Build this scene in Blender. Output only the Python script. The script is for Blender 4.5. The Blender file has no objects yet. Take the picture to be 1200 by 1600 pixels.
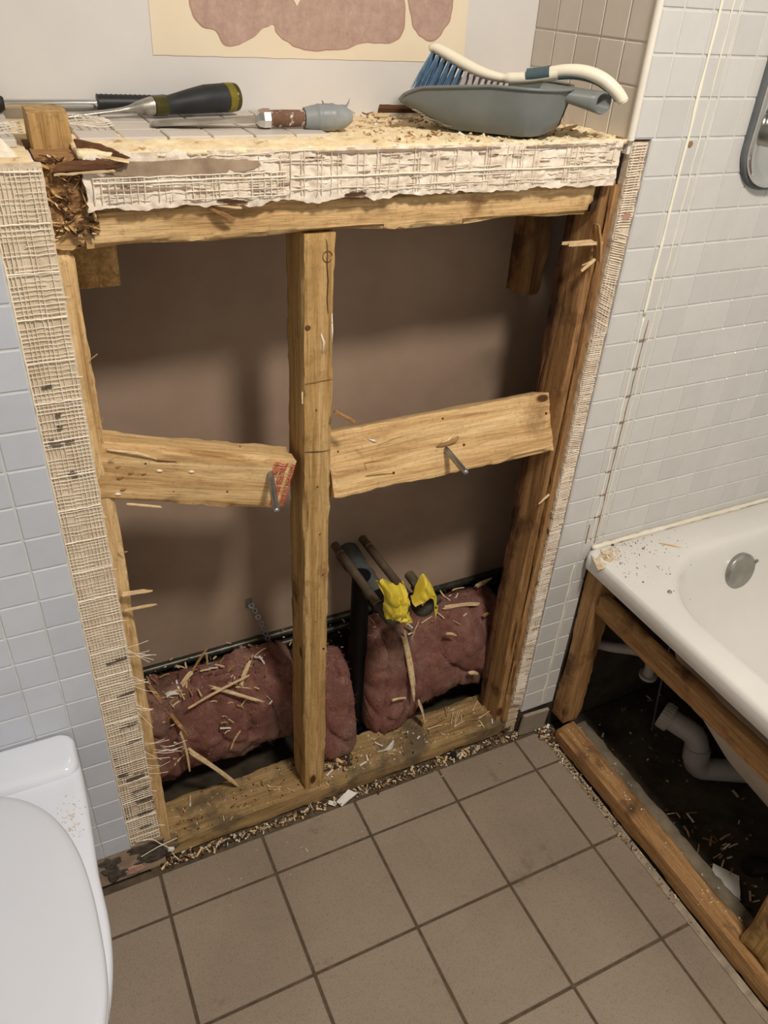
import bpy, bmesh, math, random
from mathutils import Vector, Matrix, Euler, noise
R = math.radians
C = bpy.context.scene.collection
scene = bpy.context.scene
random.seed(7)

# ------------------------------------------------------------------ camera
cam_d = bpy.data.cameras.new('camera'); cam = bpy.data.objects.new('camera', cam_d); C.objects.link(cam)
YAW, PITCH, ROLL = -0.4845, 0.5992, 0.0672
cam.location = (-0.1441, -0.9118, 1.4177)
F_PX = 1220.37
cam_d.sensor_fit = 'VERTICAL'; cam_d.sensor_height = 32.0; cam_d.lens = F_PX / 1600.0 * 32.0
cam_d.clip_start = 0.02
_cy, _sy, _cp, _sp = math.cos(YAW), math.sin(YAW), math.cos(PITCH), math.sin(PITCH)
_fw = Vector((-_sy*_cp, _cy*_cp, -_sp)); _rt = Vector((_cy, _sy, 0)); _up = _rt.cross(_fw)
_cr, _sr = math.cos(ROLL), math.sin(ROLL)
_r2 = _rt*_cr + _up*_sr; _u2 = _up*_cr - _rt*_sr
_m = Matrix((_r2, _u2, -_fw)).transposed()
cam.rotation_euler = _m.to_euler()
scene.camera = cam

# ------------------------------------------------------------------ world, light, exposure
w = bpy.data.worlds.new('world'); scene.world = w; w.use_nodes = True
w.node_tree.nodes['Background'].inputs[0].default_value = (0.80, 0.86, 1.0, 1)
w.node_tree.nodes['Background'].inputs[1].default_value = 0.25
scene.view_settings.view_transform = 'Standard'; scene.view_settings.look = 'None'
scene.view_settings.gamma = 1.0; scene.view_settings.use_curve_mapping = False
scene.view_settings.exposure = 0.30
LAMP = (0.40, -1.00, 2.335); CEIL = 2.40
ld = bpy.data.lights.new('ceiling_lamp_light', 'AREA'); ld.shape = 'DISK'; ld.size = 0.26; ld.energy = 26.0
ld.color = (1.0, 0.925, 0.83)
lo = bpy.data.objects.new('ceiling_lamp_light', ld); C.objects.link(lo); lo.location = (LAMP[0], LAMP[1], LAMP[2]-0.03)

# ------------------------------------------------------------------ materials
def lin(c):
    return tuple(((v/255.0)/12.92 if v/255.0 <= 0.04045 else ((v/255.0+0.055)/1.055)**2.4) for v in c) + (1.0,)
def newmat(name, rough=0.6, spec=0.5, metal=0.0):
    m = bpy.data.materials.new(name); m.use_nodes = True
    b = m.node_tree.nodes['Principled BSDF']
    b.inputs['Roughness'].default_value = rough; b.inputs['Metallic'].default_value = metal
    b.inputs['Specular IOR Level'].default_value = spec
    return m, m.node_tree, b
def N(nt, t, **kw):
    n = nt.nodes.new(t)
    for k, v in kw.items():
        if k.startswith('_'): setattr(n, k[1:], v)
        else: n.inputs[k.replace('__', ' ')].default_value = v
    return n
def coords(nt, scale=(1,1,1), rot=(0,0,0)):
    tc = nt.nodes.new('ShaderNodeTexCoord'); mp = nt.nodes.new('ShaderNodeMapping')
    mp.inputs['Scale'].default_value = scale; mp.inputs['Rotation'].default_value = rot
    nt.links.new(tc.outputs['Object'], mp.inputs['Vector']); return mp.outputs['Vector']
def ramp(nt, fac, stops):
    r = nt.nodes.new('ShaderNodeValToRGB'); e = r.color_ramp.elements
    while len(e) < len(stops): e.new(0.5)
    for i, (p, c) in enumerate(stops): e[i].position = p; e[i].color = c
    nt.links.new(fac, r.inputs['Fac']); return r.outputs['Color']
def tex(nt, vec, scale, detail=4, rough=0.6, dist=0.0):
    n = nt.nodes.new('ShaderNodeTexNoise'); n.inputs['Scale'].default_value = scale
    n.inputs['Detail'].default_value = detail; n.inputs['Roughness'].default_value = rough
    n.inputs['Distortion'].default_value = dist
    nt.links.new(vec, n.inputs['Vector']); return n.outputs['Fac']
def mix(nt, fac, a, b, blend='MIX'):
    m = nt.nodes.new('ShaderNodeMix'); m.data_type = 'RGBA'; m.blend_type = blend
    if isinstance(fac, float): m.inputs[0].default_value = fac
    else: nt.links.new(fac, m.inputs[0])
    for s, i in ((a, 6), (b, 7)):
        if isinstance(s, tuple): m.inputs[i].default_value = s
        else: nt.links.new(s, m.inputs[i])
    return m.outputs[2]
def bump(nt, bs, h, strength=0.3, dist=0.002):
    b = nt.nodes.new('ShaderNodeBump'); b.inputs['Strength'].default_value = strength; b.inputs['Distance'].default_value = dist
    nt.links.new(h, b.inputs['Height']); nt.links.new(b.outputs['Normal'], bs.inputs['Normal'])
def thresh(nt, fac, a, b):
    return ramp(nt, fac, [(a, (0,0,0,1)), (b, (1,1,1,1))])

def mottled(name, c1, c2, scale=20, rough=0.7, bmp=0.2, bscale=120, spec=0.3, metal=0.0, bdist=0.001, detail=5):
    m, nt, b = newmat(name, rough, spec, metal); v = coords(nt)
    f = tex(nt, v, scale, detail)
    nt.links.new(ramp(nt, f, [(0.35, lin(c1)), (0.65, lin(c2))]), b.inputs['Base Color'])
    if bmp: bump(nt, b, tex(nt, v, bscale, 3), bmp, bdist)
    return m
def wood(name, axis, c_dark, c_mid, c_light, dirt=None, dirt_amt=0.55, rough=0.75, grain=70):
    m, nt, b = newmat(name, rough, 0.25)
    s = [1.0, 1.0, 1.0]; s['XYZ'.index(axis)] = 0.045
    v = coords(nt, tuple(s)); v0 = coords(nt)
    g = tex(nt, v, grain, 5, 0.65, 0.6)
    col = ramp(nt, g, [(0.28, lin(c_dark)), (0.47, lin(c_mid)), (0.70, lin(c_light))])
    fine = tex(nt, v, grain*5, 3, 0.7)
    col = mix(nt, 0.55, col, ramp(nt, fine, [(0.34, (0.50,0.45,0.38,1)), (0.60, (1.05,1.05,1.05,1))]), 'MULTIPLY')
    speck = tex(nt, coords(nt), 150, 3, 0.7)
    col = mix(nt, 0.5, col, ramp(nt, speck, [(0.30, (0.55,0.50,0.44,1)), (0.42, (1,1,1,1)), (0.68, (1.12,1.12,1.1,1))]), 'MULTIPLY')
    # dark knots and small nail holes
    vo = nt.nodes.new('ShaderNodeTexVoronoi'); vo.inputs['Scale'].default_value = 11
    s2 = [1.0, 1.0, 1.0]; s2['XYZ'.index(axis)] = 0.5
    nt.links.new(coords(nt, tuple(s2)), vo.inputs['Vector'])
    kn = ramp(nt, vo.outputs['Distance'], [(0.055, (1,1,1,1)), (0.095, (0,0,0,1))])
    col = mix(nt, kn, col, lin((82,48,24)))
    if dirt:
        d = thresh(nt, tex(nt, v0, 9, 5, 0.65), dirt_amt, dirt_amt+0.13)
        col = mix(nt, d, col, lin(dirt))
    nt.links.new(col, b.inputs['Base Color'])
    add = nt.nodes.new('ShaderNodeMath'); add.operation = 'ADD'
    nt.links.new(g, add.inputs[0]); nt.links.new(fine, add.inputs[1])
    bump(nt, b, add.outputs[0], 0.6, 0.0018)
    return m
M = {}
for ax in 'XYZ':
    M['pine'+ax] = wood('pine_'+ax, ax, (160,122,78), (204,168,118), (228,198,150), (146,112,74), 0.60)
    M['stud'+ax] = wood('stud_'+ax, ax, (138,106,60), (180,144,92), (206,174,124), (116,88,52), 0.58)
    M['old'+ax] = wood('old_timber_'+ax, ax, (116,84,52), (156,117,76), (184,146,100), (92,66,42), 0.55)
    M['dirty'+ax] = wood('dirty_timber_'+ax, ax, (118,94,60), (158,130,88), (184,154,110), (104,88,66), 0.51)
    M['dark'+ax] = wood('dark_timber_'+ax, ax, (62,40,26), (92,60,38), (130,90,58), (38,26,18), 0.5)
    M['splinter'+ax] = wood('splinter_'+ax, ax, (186,152,110), (222,194,150), (240,220,184))

def tile_mat(name, c1, c2, rough=0.22, sat=0.04):
    m, nt, b = newmat(name, rough, 0.5)
    g = nt.nodes.new('ShaderNodeNewGeometry')
    col = ramp(nt, g.outputs['Random Per Island'], [(0.0, lin(c1)), (1.0, lin(c2))])
    v = coords(nt)
    col = mix(nt, 0.25, col, ramp(nt, tex(nt, v, 30, 4), [(0.35, (0.86,0.85,0.83,1)), (0.6, (1,1,1,1))]), 'MULTIPLY')
    nt.links.new(col, b.inputs['Base Color']); bump(nt, b, tex(nt, v, 45, 2), 0.06, 0.001)
    return m
M['tile_left'] = tile_mat('cool_lit_blue_grey_tile', (190,194,204), (198,202,211))  # blue-grey tile, pushed bluer so the colour carries the cooler light at left
M['tile_right'] = tile_mat('pale_grey_wall_tile', (197,195,192), (205,203,200))
M['tile_return'] = tile_mat('taupe_wall_tile', (206,197,187), (214,206,196), 0.3)
M['tile_ledge'] = tile_mat('ledge_tile', (196,188,178), (206,198,188), 0.45)
M['grout'] = mottled('wall_grout', (196,196,194), (212,210,206), 40, 0.85)
M['grout_return'] = mottled('return_grout', (212,204,194), (224,216,206), 40, 0.85)
def floor_mat():
    m, nt, b = newmat('floor_tile', 0.5, 0.35)
    v = coords(nt)
    g = nt.nodes.new('ShaderNodeNewGeometry')
    base = ramp(nt, tex(nt, v, 3.0, 4), [(0.3, lin((136,121,106))), (0.7, lin((154,139,122)))])
    base = mix(nt, 0.5, base, ramp(nt, g.outputs['Random Per Island'], [(0, (0.93,0.92,0.91,1)), (1, (1,1,1,1))]), 'MULTIPLY')
    sp = tex(nt, v, 420, 2, 0.7)
    base = mix(nt, 0.55, base, ramp(nt, sp, [(0.32, (0.5,0.47,0.43,1)), (0.46, (0.95,0.95,0.95,1)), (0.66, (1.0,1.0,1.0,1)), (0.72, (1.25,1.22,1.18,1))]), 'MULTIPLY')
    stain = thresh(nt, tex(nt, v, 7, 5, 0.7), 0.63, 0.75)
    base = mix(nt, stain, base, lin((112,96,80)))
    nt.links.new(base, b.inputs['Base Color']); bump(nt, b, sp, 0.15, 0.0006)
    return m
M['floor_tile'] = floor_mat()
M['skirt'] = mottled('skirting_tile', (140,128,114), (154,142,126), 30, 0.4, 0.1)
M['floor_grout'] = mottled('floor_grout', (78,66,52), (98,84,66), 60, 0.9, 0.4)
M['floor_edge'] = mottled('floor_edge_mortar', (124,112,96), (166,152,132), 30, 0.9, 0.6, 200, bdist=0.002)
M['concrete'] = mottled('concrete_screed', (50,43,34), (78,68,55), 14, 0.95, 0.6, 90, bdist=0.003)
M['paint'] = mottled('white_wall_paint', (210,206,203), (217,213,209), 6, 0.6, 0.12, 160)
M['paper'] = mottled('cream_paper', (226,211,186), (232,218,194), 8, 0.8, 0.1, 90)
M['paperedge'] = mottled('paper_edge', (170,132,112), (188,150,130), 30, 0.9)
def core_mat():
    m, nt, b = newmat('torn_board_core', 0.95, 0.1); v = coords(nt)
    col = ramp(nt, tex(nt, v, 50, 6, 0.75), [(0.3, lin((168,140,128))), (0.7, lin((194,166,152)))])
    s = tex(nt, coords(nt, (1, 1, 0.3)), 330, 2)
    col = mix(nt, 0.5, col, ramp(nt, s, [(0.6, (1,1,1,1)), (0.7, (1.25,1.22,1.15,1))]), 'MULTIPLY')
    nt.links.new(col, b.inputs['Base Color']); bump(nt, b, tex(nt, v, 90, 5, 0.7), 0.6, 0.002); return m
M['core'] = core_mat()
M['cavity'] = mottled('grey_brown_board', (148,126,108), (168,145,126), 3.5, 0.85, 0.1, 60, 0.2)
M['room'] = mottled('room_wall', (206,208,208), (214,216,216), 3, 0.5, 0)
M['ceil'] = mottled('ceiling_paint', (226,224,220), (234,232,228), 3, 0.8, 0)
def plaster_mat(name, c1, c2, dirt, thr=0.62, sc=26, stretch=(1,1,1)):
    m, nt, b = newmat(name, 0.9, 0.15); v = coords(nt); vs = coords(nt, stretch)
    col = ramp(nt, tex(nt, v, 35, 6, 0.7), [(0.32, lin(c1)), (0.6, lin(c2))])
    d = thresh(nt, tex(nt, vs, sc, 6, 0.7), thr, thr+0.06)
    col = mix(nt, d, col, lin(dirt))
    nt.links.new(col, b.inputs['Base Color']); bump(nt, b, tex(nt, v, 260, 4, 0.7), 0.6, 0.0015); return m
M['plaster'] = plaster_mat('adhesive_plaster', (196,176,150), (222,206,182), (128,104,82), 0.64)
M['plaster_pale'] = plaster_mat('adhesive_plaster_pale', (214,196,176), (236,224,208), (150,128,108), 0.63, 18, (1,1,4))
M['plaster_dark'] = plaster_mat('adhesive_plaster_stained', (180,156,128), (212,192,166), (92,68,48), 0.55)
M['plaster_gap'] = mottled('adhesive_groove', (138,118,98), (172,150,128), 30, 0.95)
M['thread'] = mottled('glassfibre_thread', (222,208,186), (240,230,214), 60, 0.7, 0)
M['thread_dark'] = mottled('board_paper_gap', (92,80,68), (112,98,84), 60, 0.9, 0)
M['board'] = plaster_mat('ledge_board', (218,192,148), (240,222,186), (176,138,96), 0.6, 30)
M['batten_dust'] = mottled('dusty_batten', (96,86,72), (128,116,98), 24, 0.9, 0.4)
M['residue'] = mottled('glue_residue', (182,158,126), (214,198,172), 70, 0.9, 0.5)
M['trim'] = mottled('white_edge_trim', (224,218,206), (232,226,214), 20, 0.35, 0)
M['silicone'] = mottled('silicone', (232,228,208), (240,236,218), 30, 0.4, 0.2, 60)
M['silicone_old'] = mottled('old_silicone', (214,204,182), (226,220,206), 14, 0.55, 0.5, 60, bdist=0.002)
M['rust'] = mottled('brown_residue', (120,92,64), (168,140,108), 50, 0.9, 0.5)
M['enamel'] = mottled('tub_enamel', (212,209,204), (219,216,211), 5, 0.16, 0.0, spec=0.5)
M['enamel_in'] = mottled('tub_enamel_inner', (206,208,204), (212,214,210), 5, 0.14, 0.0, spec=0.5)
M['tubback'] = mottled('tub_underside', (176,168,156), (190,182,170), 8, 0.7, 0.15)
M['ceramic'] = mottled('toilet_ceramic', (218,222,232), (224,228,238), 3, 0.12, 0.0, spec=0.55)  # white ceramic; bluish tint paints in the cooler light on this side
M['lid'] = mottled('toilet_lid', (205,208,216), (210,213,221), 2, 0.28, 0.0, spec=0.5)  # white lid, same cool light painted into its colour
M['stain'] = mottled('dust_stain', (200,180,158), (226,216,206), 40, 0.8, 0)
M['chrome'] = mottled('chrome', (206,206,204), (222,222,220), 10, 0.12, 0, metal=1.0)
M['chrome_dull'] = mottled('dull_chrome', (150,150,144), (176,176,168), 20, 0.28, 0, metal=1.0)
M['steel'] = mottled('galvanised_steel', (140,142,146), (176,178,182), 50, 0.38, 0.2, metal=0.9)
M['steel_blade'] = mottled('worn_blade_steel', (150,146,138), (186,182,172), 30, 0.36, 0.15, metal=0.85)
M['rubber'] = mottled('black_rubber', (28,28,28), (38,38,38), 20, 0.45, 0.1)
M['rubber_grey'] = mottled('dark_gasket', (84,88,90), (104,108,110), 20, 0.5, 0)
M['blackpipe'] = mottled('black_plastic_pipe', (14,14,15), (20,20,21), 8, 0.5, 0.0, spec=0.15)
M['copper'] = mottled('tarnished_copper_pipe', (94,84,70), (122,108,90), 30, 0.42, 0.15, metal=0.45)
M['fitting'] = mottled('tarnished_fitting', (58,58,52), (84,82,72), 40, 0.35, 0.15, metal=0.6)
M['pvc'] = mottled('grey_pvc', (150,142,138), (164,156,152), 8, 0.4, 0.1)
M['pvc_dark'] = mottled('dirty_grey_pipe', (72,75,73), (88,90,87), 30, 0.6, 0.2)
M['cloth'] = mottled('yellow_tape', (196,172,48), (218,198,84), 18, 0.55, 0.3, 90)
M['amber'] = mottled('amber_plastic', (54,52,24), (78,72,30), 15, 0.25, 0)
M['yellow'] = mottled('worn_yellow_plastic', (96,88,32), (138,124,42), 30, 0.4, 0)
M['grip'] = mottled('dark_grip', (34,36,38), (52,54,54), 18, 0.55, 0.15)
M['taped'] = mottled('grey_tape', (128,132,134), (150,154,154), 18, 0.4, 0.3, 60)
M['oldwoodhandle'] = plaster_mat('worn_brown_handle', (96,70,56), (120,92,76), (214,206,196), 0.56, 60)
M['pan'] = mottled('grey_plastic', (104,108,106), (116,119,116), 14, 0.42, 0.0)
M['pan_in'] = mottled('grey_plastic_scuffed', (150,142,130), (170,160,148), 24, 0.7, 0.2)
M['ivory'] = mottled('ivory_plastic', (222,214,192), (230,222,202), 12, 0.3, 0)
M['teal'] = mottled('teal_rubber', (64,82,88), (74,92,98), 12, 0.5, 0)
M['bristle_blue'] = mottled('blue_bristle', (96,128,160), (132,160,188), 60, 0.7, 0)
M['bristle_white'] = mottled('white_bristle', (214,204,204), (232,224,222), 60, 0.7, 0)
M['chip'] = mottled('broken_tile_white', (216,212,204), (228,224,218), 20, 0.4, 0)
M['dust'] = plaster_mat('mixed_dust', (168,148,120), (206,190,162), (92,76,56), 0.56, 60)
M['ink'] = mottled('red_ink', (168,44,44), (186,62,56), 60, 0.8, 0)
M['tilecement'] = mottled('dark_adhesive', (62,56,50), (98,90,80), 60, 0.75, 0.7, 120, bdist=0.003)
def wool_mat():
    m, nt, b = newmat('pink_glass_wool', 1.0, 0.05); v = coords(nt)
    col = ramp(nt, tex(nt, v, 13, 7, 0.72, 0.5), [(0.28, lin((112,64,54))), (0.5, lin((160,106,94))), (0.72, lin((190,150,132)))])
    f = tex(nt, coords(nt, (1, 0.4, 1)), 240, 4, 0.75, 1.5)
    col = mix(nt, 0.5, col, ramp(nt, f, [(0.34, (0.42,0.36,0.33,1)), (0.6, (1.12,1.1,1.05,1))]), 'MULTIPLY')
    d = thresh(nt, tex(nt, v, 8, 5, 0.7), 0.50, 0.66)
    col = mix(nt, d, col, lin((122,94,74)))
    nt.links.new(col, b.inputs['Base Color']); bump(nt, b, f, 1.0, 0.006)
    b.inputs['Sheen Weight'].default_value = 0.1
    return m
M['wool'] = wool_mat()

# ------------------------------------------------------------------ helpers
def tag(o, label=None, cat=None, group=None, kind=None):
    if label: o['label'] = label
    if cat: o['category'] = cat
    if group: o['group'] = group
    if kind: o['kind'] = kind
    return o
def empty(name, loc, label=None, cat=None, group=None):
    o = bpy.data.objects.new(name, None); o.empty_display_size = 0.02; C.objects.link(o); o.location = loc
    return tag(o, label, cat, group)
def wloc(o):
    v = Vector(o.location)
    while o.parent: o = o.parent; v += Vector(o.location)
    return v
def obj(name, bm, mats, parent=None, loc=None, smooth=False, sharp=None):
    if not isinstance(mats, (list, tuple)): mats = [mats]
    bm.normal_update()
    if loc is None:
        if parent is not None: loc = wloc(parent)
        elif bm.verts:
            xs = [v.co.x for v in bm.verts]; ys = [v.co.y for v in bm.verts]; zs = [v.co.z for v in bm.verts]
            loc = Vector(((min(xs)+max(xs))/2, (min(ys)+max(ys))/2, min(zs)))
    loc = Vector(loc); bmesh.ops.translate(bm, verts=bm.verts, vec=-loc)
    me = bpy.data.meshes.new(name); bm.to_mesh(me); bm.free()
    for m in mats: me.materials.append(M[m] if isinstance(m, str) else m)
    if smooth:
        for p in me.polygons: p.use_smooth = True
        if sharp is not None: me.set_sharp_from_angle(angle=R(sharp))
    o = bpy.data.objects.new(name, me); C.objects.link(o)
    if parent is not None: o.parent = parent; o.location = loc - wloc(parent)
    else: o.location = loc
    return o
def struct(name, bm, mats, **k):
    o = obj(name, bm, mats, **k); o['kind'] = 'structure'; return o
def box(bm, lo_, hi_, mi=0, bev=0.0, mat4=None):
    r = bmesh.ops.create_cube(bm, size=1.0); vs = r['verts']
    s = [hi_[i]-lo_[i] for i in range(3)]; c = [(hi_[i]+lo_[i])/2 for i in range(3)]
    for v in vs: v.co = Vector((v.co.x*s[0]+c[0], v.co.y*s[1]+c[1], v.co.z*s[2]+c[2]))
    if mat4 is not None:
        for v in vs: v.co = mat4 @ v.co
    fs = list({f for v in vs for f in v.link_faces})
    for f in fs: f.material_index = mi
    if bev > 0:
        es = list({e for v in vs for e in v.link_edges})
        r = bmesh.ops.bevel(bm, geom=es, offset=bev, segments=1, affect='EDGES', profile=0.5)
        for f in r['faces']: f.material_index = mi
    return vs
def grid_box(size, cell, axis=None):
    """box centred at 0 whose faces are cut into cells; returns a bmesh"""
    bm = bmesh.new(); n = [max(1, int(round(size[i]/cell[i]))) for i in range(3)]
    cache = {}
    def V(i, j, k):
        if (i, j, k) not in cache:
            cache[(i, j, k)] = bm.verts.new(((i/n[0]-.5)*size[0], (j/n[1]-.5)*size[1], (k/n[2]-.5)*size[2]))
        return cache[(i, j, k)]
    for i in range(n[0]):
        for j in range(n[1]):
            bm.faces.new((V(i,j,0), V(i,j+1,0), V(i+1,j+1,0), V(i+1,j,0)))
            bm.faces.new((V(i,j,n[2]), V(i+1,j,n[2]), V(i+1,j+1,n[2]), V(i,j+1,n[2])))
    for i in range(n[0]):
        for k in range(n[2]):
            bm.faces.new((V(i,0,k), V(i+1,0,k), V(i+1,0,k+1), V(i,0,k+1)))
            bm.faces.new((V(i,n[1],k), V(i,n[1],k+1), V(i+1,n[1],k+1), V(i+1,n[1],k)))
    for j in range(n[1]):
        for k in range(n[2]):
            bm.faces.new((V(0,j,k), V(0,j,k+1), V(0,j+1,k+1), V(0,j+1,k)))
            bm.faces.new((V(n[0],j,k), V(n[0],j+1,k), V(n[0],j+1,k+1), V(n[0],j,k+1)))
    return bm
def timber(name, c, size, matkey, rot=(0,0,0), rough=0.0008, chip=0.0025, edge=0.0015, cell=0.008, seed=0, ends=0.0, parent=None):
    long = max(range(3), key=lambda i: size[i]); cl = [cell]*3; cl[long] = cell*1.3
    bm = grid_box(size, cl)
    h = Vector(size)/2; off = Vector((seed*3.7, seed*1.3, seed*2.1))
    for v in bm.verts:
        p = v.co.copy(); ext = [abs(abs(p[i])-h[i]) < 1e-6 for i in range(3)]
        q = p.copy(); q[long] *= 0.22
        for i in range(3):
            if ext[i]:
                s = 1 if p[i] > 0 else -1
                if i == long: v.co[i] += -s*ends*(0.5+0.5*noise.noise((p+off)*140))*random.uniform(0.4, 1)
                else: v.co[i] += s*rough*noise.noise((q+off)*60)*1.5
        if sum(ext) >= 2:
            e = edge + max(0.0, noise.noise((q+off)*38)-0.12)*chip*4 + max(0.0, noise.noise((p+off)*110))*chip
            for i in range(3):
                if ext[i] and i != long: v.co[i] -= (1 if p[i] > 0 else -1)*e*(0.8)
    rm = Euler(rot).to_matrix().to_4x4(); mt = Matrix.Translation(Vector(c)) @ rm
    L = Vector(c)
    me = bpy.data.meshes.new(name); bm.normal_update(); bm.to_mesh(me); bm.free(); me.materials.append(M[matkey])
    for p in me.polygons: p.use_smooth = True
    me.set_sharp_from_angle(angle=R(38))
    o = bpy.data.objects.new(name, me); C.objects.link(o); o.rotation_euler = rot
    if parent is not None: o.parent = parent; o.location = L - wloc(parent)
    else: o.location = L
    return o
def timber_b(name, x, y, z, matkey, **k):
    return timber(name, ((x[0]+x[1])/2, (y[0]+y[1])/2, (z[0]+z[1])/2), (x[1]-x[0], y[1]-y[0], z[1]-z[0]), matkey, **k)
def tube(bm, pts, r, n=12, mi=0, caps=True, closed=False, flat=1.0, up=None):
    """sweep a circle (r may be a list) along pts"""
    pts = [Vector(p) for p in pts]; rs = r if isinstance(r, (list, tuple)) else [r]*len(pts)
    rings = []; prev = None
    for i, p in enumerate(pts):
        if i == 0: t = pts[1]-pts[0]
        elif i == len(pts)-1: t = pts[-1]-pts[-2]
        else: t = (pts[i+1]-p).normalized() + (p-pts[i-1]).normalized()
        if t.length < 1e-9: t = Vector((0,0,1))
        t.normalize()
        if prev is None:
            a = Vector(up) if up else (Vector((0,0,1)) if abs(t.z) < 0.9 else Vector((1,0,0)))
        else: a = prev
        a = (a - t*a.dot(t))
        if a.length < 1e-6: a = t.orthogonal()
        a.normalize(); prev = a; b = t.cross(a)
        rings.append([bm.verts.new(p + (a*math.cos(2*math.pi*k/n)*flat + b*math.sin(2*math.pi*k/n))*rs[i]) for k in range(n)])
    for i in range(len(rings)-1):
        for k in range(n):
            f = bm.faces.new((rings[i][k], rings[i][(k+1) % n], rings[i+1][(k+1) % n], rings[i+1][k])); f.material_index = mi
    if caps:
        f = bm.faces.new(list(reversed(rings[0]))); f.material_index = mi
        f = bm.faces.new(rings[-1]); f.material_index = mi
    return rings
def arc(c, a, b, r, a0, a1, n):
    c, a, b = Vector(c), Vector(a), Vector(b)
    return [c + (a*math.cos(a0+(a1-a0)*i/n) + b*math.sin(a0+(a1-a0)*i/n))*r for i in range(n+1)]
def smooth_path(pts, n=6):
    pts = [Vector(p) for p in pts]; P = [pts[0]] + pts + [pts[-1]]; out = []
    for i in range(1, len(P)-2):
        for s in range(n):
            t = s/n; a, b, c, d = P[i-1], P[i], P[i+1], P[i+2]
            out.append(0.5*((2*b) + (c-a)*t + (2*a-5*b+4*c-d)*t*t + (3*b-a-3*c+d)*t**3))
    out.append(pts[-1]); return out
def rrect(x0, x1, y0, y1, r, z, n=24):
    """rounded rectangle loop, 4*n points, starting at +x side middle corner order fixed"""
    out = []
    for cx, cy, a0 in ((x1-r, y1-r, 0), (x0+r, y1-r, 90), (x0+r, y0+r, 180), (x1-r, y0+r, 270)):
        for i in range(n):
            a = R(a0 + 90*i/(n-1)); out.append(Vector((cx+r*math.cos(a), cy+r*math.sin(a), z)))
    return out
def loft(bm, loops, mi=0, cap_last=False, cap_first=False, closed=True):
    vs = [[bm.verts.new(p) for p in L] for L in loops]; n = len(vs[0])
    for i in range(len(vs)-1):
        for k in range(n if closed else n-1):
            f = bm.faces.new((vs[i][k], vs[i][(k+1) % n], vs[i+1][(k+1) % n], vs[i+1][k])); f.material_index = mi
    if cap_last: bm.faces.new(vs[-1]).material_index = mi
    if cap_first: bm.faces.new(list(reversed(vs[0]))).material_index = mi
    return vs
def nz(x, y, z, s=1.0, o=0): return noise.noise(Vector((x*s+o*7.1, y*s+o*3.3, z*s-o*5.7)))
# ================================================================== THE ROOM
RX0, RX1, RY0 = -1.15, 1.49, -2.15      # room extents seen only from elsewhere
LEDGE = 1.253; YB = 0.262; XR = 0.68
PW = 0.05095
# ---- floor: beveled 20 cm tiles over grout
bm = bmesh.new()
box(bm, (RX0, RY0, -0.03), (0.785, 0.0, -0.003), 1)
box(bm, (-0.11, 0.0, -0.03), (0.72, 0.02, -0.004), 1)
gx0, gy0, T, G = -0.0964, -0.0999, 0.2, 0.0026
for i in range(-6, 5):
    for j in range(-1, 11):
        x0 = gx0+i*T+G; x1 = gx0+(i+1)*T-G; y1 = gy0-j*T-G; y0 = gy0-(j+1)*T+G
        x0 = max(x0, RX0+0.001); x1 = min(x1, 0.769); y0 = max(y0, RY0+0.001)
        if j == -1: y1 = -0.0155 if x1 > -0.1 else -0.001
        if x1-x0 < 0.01 or y1-y0 < 0.01: continue
        box(bm, (x0, y0, -0.012), (x1, y1, 0.0), 0, 0.0012)
box(bm, (0.7695, RY0+0.01, -0.012), (0.786, -0.002, -0.0008), 2)
struct('floor', bm, ['floor_tile', 'floor_grout', 'floor_edge'])
bm = bmesh.new()                                                     # rough screed under bath and duct
gb = grid_box((0.70, 2.10, 0.03), (0.03, 0.03, 0.03))
for v in gb.verts:
    v.co += Vector((1.137, -1.055, -0.022))
    if v.co.z > -0.015: v.co.z += 0.006*nz(v.co.x, v.co.y, 0, 14)
me = bpy.data.meshes.new('t'); gb.to_mesh(me); gb.free(); bm.from_mesh(me); bpy.data.meshes.remove(me)
box(bm, (-1.15, 0.0, -0.045), (1.49, YB+0.03, -0.0125)); box(bm, (0.75, -2.12, -0.06), (1.50, 0.03, -0.035))
struct('subfloor', bm, 'concrete')

def tile_field(bm, xs, zs, y=0.0, thick=0.006, gap=0.0011, bev=0.0012, skip=None, mi=0):
    for a in range(len(xs)-1):
        for b in range(len(zs)-1):
            if skip and skip(xs[a], xs[a+1], zs[b], zs[b+1]): continue
            if xs[a+1]-xs[a] < 0.005 or zs[b+1]-zs[b] < 0.005: continue
            box(bm, (xs[a]+gap, y, zs[b]+gap), (xs[a+1]-gap, y+thick, zs[b+1]-gap), mi, bev)
# ---- left tiled facade
zl0, hl = 0.1326, 0.05108
ZL = [zl0+(k)*hl for k in range(-1, 23)]
ZL[0] = 0.088
bm = bmesh.new()
XL = [-0.1365] + [-0.1835-0.0513*k for k in range(0, 19)]; XL = sorted(XL)
tile_field(bm, XL, ZL)
box(bm, (RX0, 0.0014, 0.086), (-0.1365, 0.02, ZL[-1]), 1)
box(bm, (RX0, 0.004, -0.002), (-0.1365, 0.02, 0.0855), 1)
struct('wall_front', bm, ['tile_left', 'grout'])
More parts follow.
